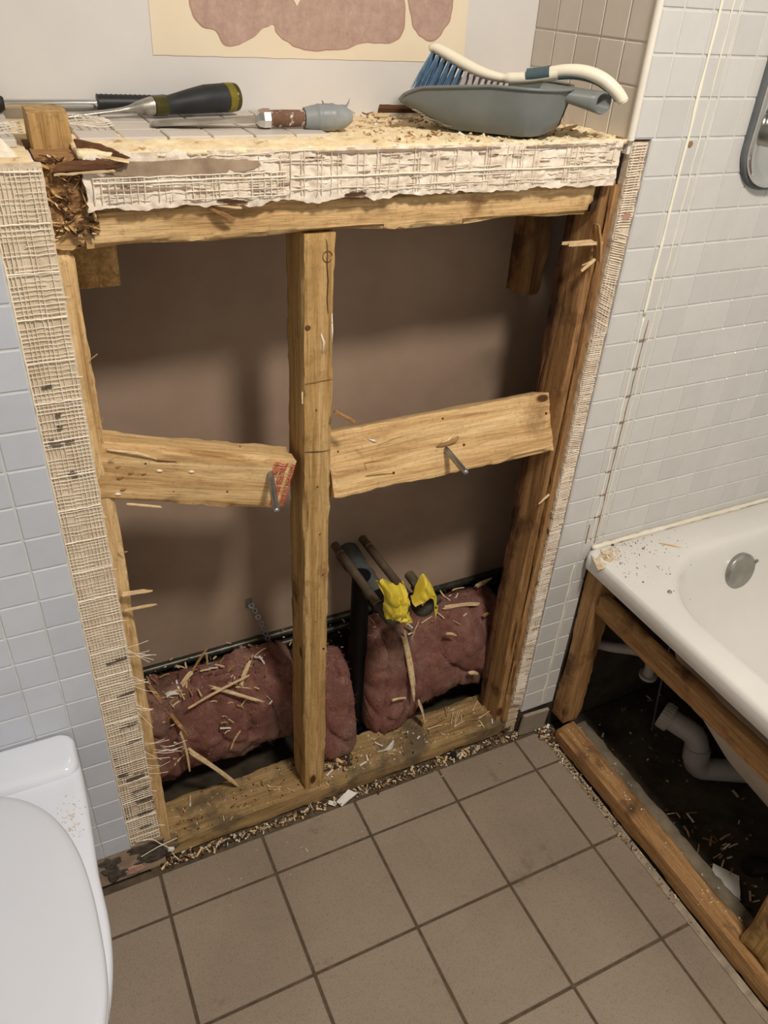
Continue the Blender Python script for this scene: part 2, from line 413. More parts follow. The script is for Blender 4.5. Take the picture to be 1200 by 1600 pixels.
# ---- right tiled facade: strip edge at 0.719, full height beyond the ledge
ZR = [1.2522+k*0.0511 for k in range(-24, 23)]
XRt = [0.7195, 0.7245+PW*1] + [0.7245+PW*k for k in range(2, 17)]
bm = bmesh.new()
zr_low = [z for z in ZR if z <= 1.2523]; zr_up = [z for z in ZR if z >= 1.2520] + [CEIL]
zr_low = [0.072]+[z for z in zr_low if z > 0.09]
tile_field(bm, XRt[:2] + XRt[2:], zr_low, skip=lambda a, b, c, d: a > 0.79 and d < 0.52)
tile_field(bm, [0.687, 0.7245]+[0.7245+PW*k for k in range(1, 17)], zr_up)
box(bm, (0.7195, 0.0014, 0.072), (RX1, 0.02, CEIL), 1)
box(bm, (0.6875, 0.0014, 1.2522), (0.7195, 0.02, CEIL), 1)
box(bm, (0.79, 0.0016, -0.03), (RX1, 0.02, 0.073), 2); box(bm, (0.7195, 0.004, -0.01), (0.80, 0.02, 0.073), 2)
box(bm, (0.803, -0.0008, -0.03), (RX1, 0.003, 0.475), 2)
struct('wall_front', bm, ['tile_right', 'grout', 'concrete'])
# ---- return wall beside the ledge (plane x = 0.68)
bm = bmesh.new(); ys = [0.004, 0.0515, 0.104, 0.1565, 0.209, YB]
zz = [LEDGE-0.004, 1.3155, 1.3665, 1.4175, 1.4685] + [1.4685+0.051*k for k in range(1, 19)]
for a in range(5):
    for b in range(len(zz)-1):
        box(bm, (XR, ys[a]+0.001, zz[b]+0.001), (XR+0.006, ys[a+1]-0.001, min(zz[b+1], CEIL)-0.001), 0, 0.0012)
box(bm, (XR+0.0016, 0.004, LEDGE-0.02), (XR+0.0074, YB, CEIL), 1)
struct('wall_return', bm, ['tile_return', 'grout_return'])
bm = bmesh.new()
tube(bm, [(XR+0.0015, 0.0015, LEDGE-0.002), (XR+0.0015, 0.0015, CEIL)], 0.0052, 12)
struct('trim_1', bm, 'trim', smooth=True, sharp=50)
# ---- painted back wall above the ledge, board inside the cavity
bm = bmesh.new(); box(bm, (RX0, YB, LEDGE-0.012), (XR+0.006, YB+0.02, CEIL)); struct('wall_back', bm, 'paint')
bm = bmesh.new()
gb = grid_box((1.65, 0.012, 0.98), (0.05, 0.012, 0.05))
for v in gb.verts: v.co += Vector((0.175, YB-0.0005, 0.262+0.49)); v.co.y += 0.0012*nz(v.co.x, 0, v.co.z, 7)
struct('wall_cavity', gb, 'cavity', smooth=True, sharp=40); bm.free()
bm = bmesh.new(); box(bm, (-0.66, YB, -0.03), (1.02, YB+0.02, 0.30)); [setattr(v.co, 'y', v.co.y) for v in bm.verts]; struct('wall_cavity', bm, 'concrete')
bm = bmesh.new(); box(bm, (1.0, 0.02, -0.03), (1.02, YB+0.02, LEDGE)); struct('wall_cavity', bm, 'cavity')
bm = bmesh.new(); box(bm, (-0.66, 0.02, -0.03), (-0.65, YB+0.02, LEDGE-0.02)); struct('wall_cavity', bm, 'cavity')
# ---- rest of the room
for nm, lo_, hi_, mk in (('wall_left', (RX0-0.02, RY0, 0), (RX0, YB, CEIL), 'room'), ('wall_right', (RX1, RY0, 0), (RX1+0.02, YB, CEIL), 'room'),
                     ('wall_rear', (RX0, RY0-0.02, 0), (RX1, RY0, CEIL), 'room'), ('ceiling', (RX0, RY0, CEIL), (RX1, YB, CEIL+0.02), 'ceil')):
    bm = bmesh.new(); box(bm, lo_, hi_); struct(nm, bm, mk)
t = empty('ceiling_lamp', (LAMP[0], LAMP[1], CEIL), 'round white flush ceiling lamp over the bathroom floor', 'lamp')
bm = bmesh.new(); tube(bm, [(LAMP[0], LAMP[1], CEIL), (LAMP[0], LAMP[1], CEIL-0.025)], 0.15, 40); obj('housing', bm, 'trim', t, smooth=True, sharp=40)
mm, nt, b = newmat('lamp_diffuser', 0.5); b.inputs['Emission Color'].default_value = (1, 0.92, 0.8, 1); b.inputs['Emission Strength'].default_value = 6.0
M['diffuser'] = mm
bm = bmesh.new(); tube(bm, [(LAMP[0], LAMP[1], CEIL-0.025), (LAMP[0], LAMP[1], CEIL-0.045), (LAMP[0], LAMP[1], CEIL-0.055)], [0.14, 0.135, 0.11], 40); obj('diffuser', bm, 'diffuser', t, smooth=True, sharp=40)

# ---- ledge: cement board slab with a few tiles left
bm = bmesh.new(); box(bm, (RX0, 0.012, 1.236), (-0.09, YB, LEDGE-0.0065), 0)
box(bm, (-0.045, 0.012, 1.236), (XR+0.001, YB, LEDGE-0.0065), 0); box(bm, (-0.09, 0.12, 1.236), (-0.045, YB, LEDGE-0.0065), 0)
struct('trim_2', bm, 'board')                                      # ledge slab
gb = grid_box((0.725, 0.125, 0.007), (0.004, 0.004, 0.007))         # ragged adhesive on the slab's front part
for v in gb.verts:
    v.co += Vector((0.3175, 0.066, LEDGE-0.0045)); top = v.co.z > LEDGE-0.003
    x, y = v.co.x, v.co.y
    if y < 0.006: v.co.y += 0.004*nz(x, 0, v.co.z, 60)+0.003*nz(x, 5, 0, 200)
    if top: v.co.z += 0.0012*math.sin(x*700+3*nz(x, y, 0, 20))*max(0, nz(x, y, 0, 12)+0.3) + 0.0035*nz(x, y, 3, 40) + 0.002*nz(x, y, 3, 130)
    if not top: v.co.z = LEDGE-0.0068
a = obj('ledge_adhesive', gb, 'board', smooth=True); tag(a, 'tan crumbly tile adhesive along the front of the stripped ledge', 'adhesive')
bm = bmesh.new()
xs = [-0.035, 0.012, 0.063, 0.114, 0.165, 0.216, 0.262]
for a in range(6):
    for (y0, y1) in ((0.068, 0.118), (0.120, 0.170), (0.172, 0.222), (0.224, YB-0.001)):
        box(bm, (xs[a]+0.001, y0, LEDGE-0.0064), (xs[a+1]-0.001, y1, LEDGE+0.002), 0, 0.0012)
tag(obj('ledge_tiles', bm, 'tile_ledge'), 'pale tiles left on the ledge beneath the two chisels', 'tiles'); bm = bmesh.new()
for (y0, y1) in ((0.068, 0.118), (0.120, 0.170), (0.172, 0.222), (0.224, YB-0.001)):
    for k in range(4): box(bm, (-0.095-0.051*(k+1), y0, LEDGE-0.0064), (-0.095-0.051*k-0.002, y1, LEDGE+0.002), 0, 0.0012)
tag(obj('ledge_tiles', bm, 'tile_ledge'), 'pale tiles on the ledge at the far left edge of the photo', 'tiles')

# ---- torn paper patch on the painted wall
def flat_poly(pts, y, th, name, mk, parent=None, label=None, cat=None):
    bm = bmesh.new(); vs = [bm.verts.new((p[0], y, p[1])) for p in pts]
    f = bm.faces.new(vs); r = bmesh.ops.extrude_face_region(bm, geom=[f])
    for e in r['geom']:
        if isinstance(e, bmesh.types.BMVert): e.co.y -= th
    bmesh.ops.recalc_face_normals(bm, faces=bm.faces)
    return obj(name, bm, mk, parent)
def blob(pts, n=8, amp=0.0025, seed=0):
    P = [Vector((p[0], 0, p[1])) for p in pts]; Q = [P[-1]]+P+[P[0], P[1]]; out = []
    for i in range(1, len(Q)-2):
        for s in range(n):
            t = s/n; a, b, c, d = Q[i-1], Q[i], Q[i+1], Q[i+2]
            p = 0.5*((2*b)+(c-a)*t+(2*a-5*b+4*c-d)*t*t+(3*b-a-3*c+d)*t**3)
            p += Vector((nz(p.x, seed, p.z, 90), 0, nz(p.x, seed+9, p.z, 90)))*amp; out.append((p.x, p.z))
    return out
patch = empty('torn_paper_patch', (0.32, YB, 1.32), 'cream rectangle on the white wall with torn brown board core showing', 'wall patch')
e = [(0.094, 1.319)] + [(0.094+0.463*i/30, 1.3190-0.001*i/30+0.0012*nz(i, 0, 0, 3.3)) for i in range(1, 30)] + [(0.557, 1.318), (0.550, 1.75), (0.099, 1.75)]
flat_poly(e, YB-0.0002, 0.0008, 'cream_paper', 'paper', patch)
BIG = [(0.146, 1.40), (0.1474, 1.3805), (0.1497, 1.366), (0.1577, 1.3559), (0.1714, 1.3495), (0.182, 1.3461), (0.1868, 1.3356), (0.1939, 1.3317), (0.2108, 1.3346), (0.2318, 1.3445), (0.2473, 1.3558), (0.2569, 1.357), (0.2624, 1.3469), (0.2777, 1.3378), (0.2974, 1.3302), (0.3255, 1.3296), (0.3625, 1.3323), (0.3873, 1.3405), (0.4129, 1.3395), (0.4365, 1.3434), (0.4488, 1.3538), (0.4511, 1.3802), (0.445, 1.41), (0.43, 1.47), (0.38, 1.52), (0.30, 1.53), (0.24, 1.50), (0.19, 1.52), (0.15, 1.46)]
SMALL = [(0.455, 1.41), (0.462, 1.3806), (0.4653, 1.3675), (0.4776, 1.3529), (0.4963, 1.3456), (0.5116, 1.3522), (0.5235, 1.3678), (0.5276, 1.383), (0.5279, 1.42), (0.515, 1.48), (0.49, 1.50), (0.462, 1.46)]
def scaled(P, d):
    cx = sum(p[0] for p in P)/len(P); cz = sum(p[1] for p in P)/len(P)
    return [(cx+(p[0]-cx)*d[0], cz+(p[1]-cz)*d[1]) for p in P]
for k, P in enumerate((BIG, SMALL)):
    B = blob(P, 6, 0.002, k)
    rim = flat_poly(scaled(B, (1.016, 1.022) if k == 0 else (1.05, 1.03)), YB-0.0009, 0.0004, 'torn_edge', 'paperedge', patch)
    flat_poly(B, YB-0.0011, 0.0005, 'board_core', 'core', patch)
flat_poly([(0.281, 1.3925), (0.290, 1.3795), (0.299, 1.3935), (0.29, 1.40)], YB-0.0016, 0.0006, 'paper_flap', 'paper', patch)

# ================================================================== EXPOSED STRIPS ROUND THE OPENING
def strip_base(name, x0, x1, z0, z1, y, seed, mk, cell=0.0032, ragl=0.0015, ragr=0.0015, thick=0.013, amp=0.0012, parent=None, ragz=0.0):
    nx = int((x1-x0)/cell)+1; nz_ = int((z1-z0)/cell)+1; bm = bmesh.new(); V = []
    for j in range(nz_+1):
        row = []
        for i in range(nx+1):
            u, v = i/nx, j/nz_; z = z0+(z1-z0)*v
            xl = x0+ragl*nz(0, seed, z, 55)+0.4*ragl*nz(0, seed, z, 260); xr = x1+ragr*nz(4, seed, z, 55)+0.5*ragr*nz(4, seed, z, 240)
            x = xl+(xr-xl)*u
            zz = z
            if ragz and j == 0: zz += ragz*(nz(x, seed, 0, 25)+0.5*nz(x, seed, 0, 90))
            yy = y - amp*(nz(x, seed, zz, 120)+0.7*nz(x, seed, zz, 30)) - 0.5*amp*nz(x, seed, zz, 320)
            row.append(bm.verts.new((x, yy, zz)))
        V.append(row)
    for j in range(nz_):
        for i in range(nx): bm.faces.new((V[j][i], V[j][i+1], V[j+1][i+1], V[j+1][i]))
    be = [e for e in bm.edges if e.is_boundary]
    r = bmesh.ops.extrude_edge_only(bm, edges=be)
    for v in r['geom']:
        if isinstance(v, bmesh.types.BMVert): v.co.y = y+thick
    bmesh.ops.recalc_face_normals(bm, faces=bm.faces)
    return obj(name, bm, mk, parent, smooth=True, sharp=60)
def threads(name, x0, x1, z0, z1, y, seed, parent, px=0.0047, pz=0.0053, density=0.94, r=0.00042, fray=0.0, over=0.0, mk='thread'):
    rnd = random.Random(seed); bm = bmesh.new()
    def th(pts, rr): tube(bm, pts, rr, 4, caps=False)
    n = int((x1-x0)/px)
    for i in range(n+1):
        z = z0; x = x0+i*px
        while z < z1:
            L = rnd.uniform(0.05, 0.22)
            if rnd.random() < density*0.92:
                pts = []; k = max(2, int(L/0.012))
                for s in range(k+1):
                    zz = min(z+L*s/k, z1); pts.append((x+0.0011*nz(i*1.7, zz, seed, 28)+0.0004*nz(i, zz, seed, 130), y-0.0004-0.0007*nz(x, zz, 1, 45), zz))
                if pts[-1][2]-pts[0][2] > 0.01: th(pts, r*rnd.uniform(0.8, 1.5))
            z += L
    m = int((z1-z0)/pz)
    for j in range(m+1):
        z = z0+j*pz+rnd.uniform(-0.0006, 0.0006)
        if rnd.random() > density: continue
        a = x0 if rnd.random() < 0.85 else x0+rnd.uniform(0, 0.5)*(x1-x0); e = x1 if rnd.random() < 0.85 else x1-rnd.uniform(0, 0.5)*(x1-x0)
        if rnd.random() < fray: e = x1+rnd.uniform(0.004, over)
        dz = 0 if e <= x1 else rnd.uniform(-0.008, 0.003); k = max(3, int((e-a)/0.008))
        pts = [(a+(e-a)*s/k, y-0.0007-0.0005*nz(s, z, 0, 60)-(0.004*max(0, (a+(e-a)*s/k-x1))/0.02 if e > x1 else 0), z+0.0011*nz(s*0.3, z, seed, 3.1)+dz*max(0, (a+(e-a)*s/k-x1))/0.02) for s in range(k+1)]
        th(pts, r*rnd.uniform(0.8, 1.6))
    for k in range(int((z1-z0)/0.0511)+1):                              # ridges where tile joints used to run
        z = z0+0.02+k*0.0511
        if z > z1-0.003: break
        pts = [(x0+(x1-x0)*s/10, y-0.0008, z+0.0012*nz(s, k, seed, 0.9)) for s in range(11)]; th(pts, 0.0011)
    pts = [(x0+0.0004, y-0.001, z0+(z1-z0)*s/120+0) for s in range(121)]
    if x1-x0 < 0.1: th([(p[0]+0.0012*nz(0, 0, p[2], 90), p[1], p[2]) for p in pts], 0.0012)
    return obj(name, bm, mk, parent)
def blotches(name, spots, y, parent, mk='thread_dark'):
    for (x, z, w, h, a) in spots:
        bm = bmesh.new(); ts = [2*math.pi*k/22 for k in range(22)]
        B = [(x+w*(math.cos(t)*(1+0.30*nz(x*50, t, 1, 2)))*math.cos(a)-h*math.sin(t)*math.sin(a), z+w*math.cos(t)*math.sin(a)+h*math.copysign(abs(math.sin(t))**0.6, math.sin(t))*(1+0.5*nz(t*3, z*50, 2, 1.3))*math.cos(a)) for t in ts]
        vs = [bm.verts.new((p[0], y, p[1])) for p in B]; bm.faces.new(vs); lo_ = [bm.verts.new((p[0], y+0.003, p[1])) for p in B]
        for k in range(22): bm.faces.new((vs[k], lo_[k], lo_[(k+1) % 22], vs[(k+1) % 22]))
        bmesh.ops.recalc_face_normals(bm, faces=bm.faces); obj(name, bm, mk, parent)
ls = empty('stripped_board_edge', (-0.109, 0.006, 0.087), 'pale strip of plaster and fibre mesh left of the opening, above the toilet', 'board edge')
strip_base('plaster', -0.1365, -0.0805, 0.35, 1.243, 0.006, 1, 'plaster', parent=ls)
strip_base('plaster', -0.1365, -0.0815, 0.088, 0.352, 0.0065, 2, 'plaster_dark', parent=ls, amp=0.0016, ragr=0.0025)
threads('fibre_mesh', -0.1358, -0.082, 0.50, 1.24, 0.0045, 11, ls, fray=0.03, over=0.006)
threads('fibre_mesh', -0.1355, -0.083, 0.09, 0.50, 0.0045, 12, ls, density=0.8, fray=0.10, over=0.024, r=0.0005)
blotches('board_gap', [(-0.122, 0.925, 0.008, 0.004, -0.5), (-0.106, 0.925, 0.007, 0.002, -0.3), (-0.108, 0.878, 0.006, 0.004, -0.6), (-0.118, 1.00, 0.006, 0.002, 0.1), (-0.112, 0.962, 0.003, 0.003, 0), (-0.113, 0.945, 0.003, 0.003, 0),
    (-0.10, 0.545, 0.016, 0.003, 0.1), (-0.095, 0.47, 0.014, 0.003, 0.2), (-0.10, 0.40, 0.015, 0.003, 0.15), (-0.098, 0.36, 0.014, 0.002, 0.1), (-0.105, 0.27, 0.016, 0.005, 0.1), (-0.122, 0.285, 0.007, 0.006, 0), (-0.10, 0.235, 0.015, 0.004, 0.2), (-0.098, 0.205, 0.015, 0.005, 0), (-0.10, 0.17, 0.014, 0.004, 0.1), (-0.103, 0.13, 0.012, 0.003, 0)], 0.0034, ls)
rs = empty('stripped_board_edge', (0.704, 0.006, 0.03), 'narrow combed adhesive strip right of the opening, beside the bath', 'board edge')
strip_base('adhesive', 0.6900, 0.7185, 0.62, 1.248, 0.005, 3, 'plaster', parent=rs, amp=0.0014, ragr=0.002)
strip_base('adhesive', 0.689, 0.7185, 0.10, 0.622, 0.005, 4, 'plaster_dark', parent=rs, amp=0.0018, ragr=0.0022)
strip_base('adhesive', 0.692, 0.7185, 0.0, 0.102, 0.012, 5, 'plaster_dark', parent=rs, amp=0.002)
def combed(name, x0, x1, z0, z1, y, seed, parent):
    rnd = random.Random(seed); bm = bmesh.new(); z = z0
    while z < z1:
        blk = rnd.choice([0.03, 0.05, 0.08]); sl = rnd.choice([0.0, 0.0, -0.25, -0.5, 0.05]); ze = min(z+blk, z1)
        while z < ze:
            k = 5; a = x0+rnd.uniform(0, 0.002); e = x1-rnd.uniform(0, 0.003)
            if rnd.random() < 0.1: e = a+(e-a)*rnd.uniform(0.3, 0.8)
            tube(bm, [(a+(e-a)*s/k, y-0.0003, z+sl*(e-a)*s/k+0.0007*nz(s, z*100, seed, 0.7)) for s in range(k+1)], 0.0009*rnd.uniform(0.7, 1.3), 4, caps=False)
            z += 0.0034*rnd.uniform(0.85, 1.2)
    for i in range(4):
        x = x0+0.005+i*0.0062; zz = z0
        while zz < z1:
            L = rnd.uniform(0.02, 0.08)
            if rnd.random() < 0.5: tube(bm, [(x+0.0006*nz(i, zz+s, seed, 5), y-0.0008, min(z1, zz+L*s/4)) for s in range(5)], 0.0006, 4, caps=False)
            zz += L
    return obj(name, bm, 'plaster_pale', parent)
combed('combed_ridges', 0.6895, 0.7178, 0.11, 1.245, 0.0035, 21, rs)
rnd = random.Random(5)
blotches('board_gap', [(0.706, 1.148, 0.007, 0.005, 0)], 0.0018, rs, 'paperedge')
blotches('board_gap', [(0.703+rnd.uniform(-.009, .009), z+rnd.uniform(-.008, .008), rnd.uniform(0.002, 0.009), rnd.uniform(0.0006, 0.0022), rnd.uniform(-.2, .4)) for z in [0.62, 0.61, 0.585, 0.54, 0.53, 0.50, 0.48, 0.45, 0.43, 0.40, 0.38, 0.35, 0.34, 0.30, 0.27, 0.24, 0.20, 0.16, 0.13, 0.12]], 0.0030, rs, 'plaster_gap')
# top band: plaster over the header
tb = empty('stripped_board_edge', (0.31, 0.004, 1.193), 'cracked cream plaster band under the ledge, above the header beam', 'board edge')
strip_base('plaster', -0.042, 0.6705, 1.1935, LEDGE-0.002, 0.003, 6, 'plaster_pale', parent=tb, cell=0.0028, ragl=0.006, ragr=0.001, amp=0.0027, ragz=0.007, thick=0.016)
threads('fibre_mesh', -0.034, 0.18, 1.202, 1.228, 0.0012, 61, tb, px=0.0075, pz=0.0085, density=0.75, r=0.0005)
threads('fibre_mesh', 0.185, 0.668, 1.200, 1.249, 0.0012, 62, tb, px=0.0085, pz=0.0075, density=0.45, r=0.0004)
def cracks(name, parent):
    rnd = random.Random(9); bm = bmesh.new()
    for i in range(150):                                              # shallow horizontal ridges of trowelled plaster
        x = rnd.uniform(-0.03, 0.66); z = rnd.uniform(1.199, 1.249); L = rnd.uniform(0.015, 0.07); L = min(L, 0.668-x); k = 6
        tube(bm, [(x+L*s/k, 0.0022+0.0004*nz(x, s, 0, 1), z+0.0018*nz(x*10+s*0.6, z*200, 0, 1.0)) for s in range(k+1)], [0.0002]+[0.0009*rnd.uniform(0.6, 1.2)]*(k-1)+[0.0002], 5, caps=False)
    for x in [0.02+0.0255*k for k in range(26)]:
        if rnd.random() < 0.75:
            tube(bm, [(x+0.001*nz(x, s, 0, 3), 0.0017, 1.20+0.045*s/6) for s in range(7)], 0.0007, 4, caps=False)
    return obj(name, bm, 'plaster_pale', parent)
cracks('plaster_ridges', tb)
blotches('exposed_groove', [(0.058, 1.2355, 0.086, 0.0075, 0.0), (0.02, 1.2145, 0.045, 0.0012, 0), (0.30, 1.2465, 0.07, 0.0015, 0), (0.42, 1.247, 0.05, 0.0012, 0), (0.57, 1.2465, 0.06, 0.001, 0)], 0.0004, tb, 'plaster_gap')
blotches('exposed_groove', [(0.38+rnd.uniform(-.25, .28), rnd.uniform(1.2, 1.249), rnd.uniform(0.003, 0.010), 0.0007, rnd.uniform(-.1, .1)) for _ in range(26)], 0.0012, tb, 'plaster_gap')
blotches('ragged_hole', [(0.268, 1.1985, 0.014, 0.0022, 0.05), (0.115, 1.1975, 0.016, 0.0022, -0.1)], 0.0004, tb, 'dark'+'X')

# ================================================================== TIMBER FRAME
tag(timber_b('sill_plate', (-0.083, 0.69), (0.012, 0.108), (0.0, 0.045), 'dirtyX', rough=0.002, chip=0.005, seed=1), 'flat dirty timber sill on the floor along the bottom of the opening', 'sill')
tag(timber_b('jamb_stud', (-0.106, -0.0625), (0.02, 0.09), (0.0, 1.150), 'pineZ', rough=0.0015, chip=0.006, edge=0.001, seed=2), 'splintered timber stud forming the left side of the opening', 'stud')
tag(timber_b('jamb_stud', (0.6665, 0.6885), (0.02, 0.09), (0.0, 1.195), 'oldZ', rough=0.0012, chip=0.004, seed=3), 'orange-brown timber stud forming the right side of the opening', 'stud')
tag(timber_b('edge_lath', (0.6775, 0.6895), (0.0085, 0.0192), (0.05, 1.19), 'oldZ', rough=0.0008, chip=0.003, edge=0.0008, seed=33, cell=0.006), 'thin pale lath edge on the right stud beside the combed adhesive', 'lath')
tag(timber_b('lining_batten', (0.660, 0.6655), (0.068, 0.088), (0.046, 1.15), 'darkZ', seed=13, rough=0.0004), 'thin dark batten along the inner back edge of the right stud', 'batten')
tag(timber_b('header_beam', (-0.048, 0.6515), (0.018, 0.088), (1.1505, 1.1945), 'pineX', rough=0.0032, chip=0.008, seed=4, cell=0.006), 'chipped pale timber header across the top of the opening', 'beam')
tag(timber_b('header_beam', (-0.088, -0.050), (0.016, 0.080), (1.150, 1.188), 'pineX', rough=0.003, chip=0.009, seed=14, cell=0.005), 'short split beam end at the top left corner of the opening', 'beam')
CS = empty('centre_stud', (0.23, 0.05, 0.045), 'upright timber stud dividing the opening into two bays', 'stud')
cs = timber_b('timber', (0.2075, 0.2515), (0.019, 0.088), (0.045, 1.1495), 'studZ', rough=0.0012, chip=0.004, seed=5, parent=CS)
NL = empty('noggin', (0.062, 0.042, 0.82), 'loose sloping noggin in the left bay with red printed lettering', 'noggin')
timber('timber', (0.050, 0.043, 0.8255), (0.281, 0.046, 0.086), 'pineX', rot=(0, 0.292, 0), rough=0.0016, chip=0.005, seed=6, parent=NL)
NR = empty('noggin', (0.4605, 0.050, 0.74), 'tilted timber noggin across the right bay, pierced by a steel rod', 'noggin')
timber('timber', (0.4605, 0.050, 0.792), (0.412, 0.042, 0.104), 'pineX', rot=(R(-24), R(-0.5), 0), rough=0.0014, chip=0.004, seed=7, parent=NR)
mNR = Matrix.Translation((0.4605, 0.050, 0.792)) @ Euler((R(-24), R(-0.5), 0)).to_matrix().to_4x4()
mNL = Matrix.Translation((0.050, 0.043, 0.8255)) @ Euler((0, 0.292, 0)).to_matrix().to_4x4()
def mark(name, parent, pts, r, mk='darkX', m=None, flat=0.5):
    bm = bmesh.new(); P = [(m @ Vector(q)) if m else Vector(q) for q in pts]; n_ = len(P)
    tube(bm, P, [r*(0.4 if i in (0, n_-1) else 1.0)*(1+0.3*nz(i, r*1e4, 0, 1.7)) for i in range(n_)], 6); return obj(name, bm, mk, parent, smooth=True)
def hole(parent, c, r, m=None, mk='darkX', nrm=(0, -1, 0), name='nail_hole'):
    bm = bmesh.new(); c = (m @ Vector(c)) if m else Vector(c); n_ = (m.to_3x3() @ Vector(nrm)) if m else Vector(nrm)
    tube(bm, [c-n_*0.0010, c+n_*0.0005], [r, r*0.85], 10); return obj(name, bm, mk, parent, smooth=True, sharp=40)
yF = 0.0186
hole(CS, (0.2135, yF, 1.0286), 0.0042, name='knot'); mark('knot_ring', CS, [(0.240+0.0065*math.cos(R(a)), yF, 1.1205+0.007*math.sin(R(a))) for a in range(0, 340, 24)], 0.0005)
mark('crack', CS, [(0.2385, yF, 1.142), (0.2400, yF, 1.128), (0.2395, yF, 1.11), (0.2412, yF, 1.09), (0.2405, yF, 1.065), (0.2418, yF, 1.045)], 0.0007)
mark('saw_cut', CS, [(0.2085, yF+0.0002, 0.9478), (0.222, yF, 0.9484), (0.236, yF, 0.9496), (0.2505, yF+0.0002, 0.9492)], 0.0006, 'oldX')
mark('saw_cut', CS, [(0.2085, yF+0.0002, 0.8392), (0.220, yF, 0.8378), (0.236, yF, 0.8350), (0.2508, yF+0.0002, 0.8352)], 0.0008)
for x, z, r_ in ((0.2290, 0.7746, 0.0018), (0.2335, 0.684, 0.0016), (0.240, 0.60, 0.0014), (0.226, 0.905, 0.0014), (0.2435, 0.43, 0.0022), (0.228, 0.50, 0.0012)): hole(CS, (x, yF, z), r_)
mark('paint_smear', CS, [(0.232, yF, 1.018), (0.236, yF-0.0002, 1.006), (0.234, yF, 0.99)], 0.0022, 'plaster_pale'); mark('paint_smear', CS, [(0.2475, yF, 1.045), (0.2482, yF, 1.02), (0.2475, yF, 0.995)], 0.0014, 'plaster_pale')
f_ = -0.0218
for u, w_, r_ in ((0.0293, -0.0088, 0.0022), (-0.1026, -0.0303, 0.0022), (-0.0044, 0.0400, 0.0020), (0.196, 0.016, 0.0020), (-0.19, 0.020, 0.0016)): hole(NR, (u, f_, w_), r_, mNR)
mark('gouge', NR, [(-0.150, f_, -0.006), (-0.137, f_, -0.0055), (-0.118, f_, -0.0075)], 0.0009, 'oldX', mNR); mark('gouge', NR, [(-0.151, f_, -0.026), (-0.13, f_, -0.0275), (-0.103, f_, -0.0310)], 0.0011, 'oldX', mNR)
mark('gouge', NR, [(-0.150, f_, -0.006), (-0.1495, f_, -0.012), (-0.148, f_, -0.016)], 0.0007, 'oldX', mNR); mark('gouge', NR, [(-0.124, f_, 0.018), (-0.10, f_, 0.022), (-0.078, f_, 0.0245)], 0.0008, 'oldX', mNR)
mark('torn_grain', NR, [(-0.022, f_, -0.003), (-0.006, f_-0.001, -0.001), (0.012, f_-0.001, 0.001), (0.020, f_, 0.006)], 0.0042, 'oldX', mNR)
mark('torn_grain', NR, [(-0.012, f_, 0.002), (0.000, f_-0.0015, 0.004), (0.012, f_, 0.012)], 0.0026, 'splinterX', mNR)
mark('plaster_chip', NR, [(-0.138, f_-0.001, 0.030), (-0.130, f_-0.002, 0.0262), (-0.126, f_-0.001, 0.0235)], 0.0022, 'chip', mNR)
tag(timber_b('hanging_block', (-0.0625, -0.005), (0.092, 0.135), (1.082, 1.152), 'studY', rough=0.001, chip=0.006, seed=8), 'sawn block end behind the header at the top left of the left bay', 'block')
tag(timber_b('hanging_block', (0.690, 0.735), (0.205, 0.258), (0.962, 1.235), 'oldZ', rough=0.0008, seed=9), 'dark hanging block in the top right back corner of the cavity', 'block')
tag(timber_b('stud_stub', (-0.0835, -0.0415), (0.055, 0.118), (1.18, 1.281), 'studZ', rough=0.0006, edge=0.001, chip=0.002, seed=10), 'small square brown stub of wood poking up through the ledge', 'block')
# dark opening tile-side return board of the right jamb
tag(timber_b('filler_batten', (0.6525, 0.666), (0.024, 0.080), (1.1505, 1.1945), 'darkZ', seed=11, rough=0.0005), 'short dark packer between header and right stud', 'batten')

# printed stamp and bolt on the left noggin
def text_obj(name, body, size, mw, mk, parent, ext=0.0002):
    cu = bpy.data.curves.new(name, 'FONT'); cu.body = body; cu.size = size; cu.extrude = ext; cu.space_line = 0.72
    o = bpy.data.objects.new('tmp', cu); C.objects.link(o)
    dg = bpy.context.evaluated_depsgraph_get(); me = bpy.data.meshes.new_from_object(o.evaluated_get(dg))
    bpy.data.objects.remove(o); me.materials.clear(); me.materials.append(M[mk]); me.transform(mw)
    me.transform(Matrix.Translation(-wloc(parent)))
    t = bpy.data.objects.new(name, me); C.objects.link(t); t.parent = parent; return t
rotm = Matrix.Translation((0.062, 0.043, 0.822)) @ Euler((0, 0.292, 0)).to_matrix().to_4x4()
for u, w_, r_ in ((0.0466, -0.0153, 0.0018), (-0.0759, 0.020, 0.0016), (-0.03, -0.02, 0.0012)): hole(NL, (u, -0.0236, w_), r_, mNL)
hole(NL, (0.1218, 0.0077, 0.0432), 0.0040, mNL, nrm=(0, 0, 1), name='knot'); hole(NL, (0.0611, 0.0065, 0.0432), 0.0018, mNL, nrm=(0, 0, 1))
mark('torn_grain', NL, [(-0.128, -0.0236, 0.036), (-0.09, -0.0240, 0.0345), (-0.062, -0.0236, 0.0275)], 0.0034, 'splinterX', mNL); mark('crack', NL, [(-0.075, -0.0243, 0.030), (-0.060, -0.0242, 0.0262), (-0.035, -0.0238, 0.0262)], 0.0010, 'darkX', mNL)
for u, w_, r_ in ((-0.105, -0.004, 0.004), (-0.092, 0.004, 0.003), (-0.098, -0.022, 0.0035), (-0.075, 0.004, 0.003), (-0.11, 0.012, 0.003)): mark('dent', NL, [(u-r_, -0.0234, w_-r_*0.5), (u, -0.0236, w_), (u+r_, -0.0234, w_+r_*0.3)], r_*0.5, 'oldX', mNL)
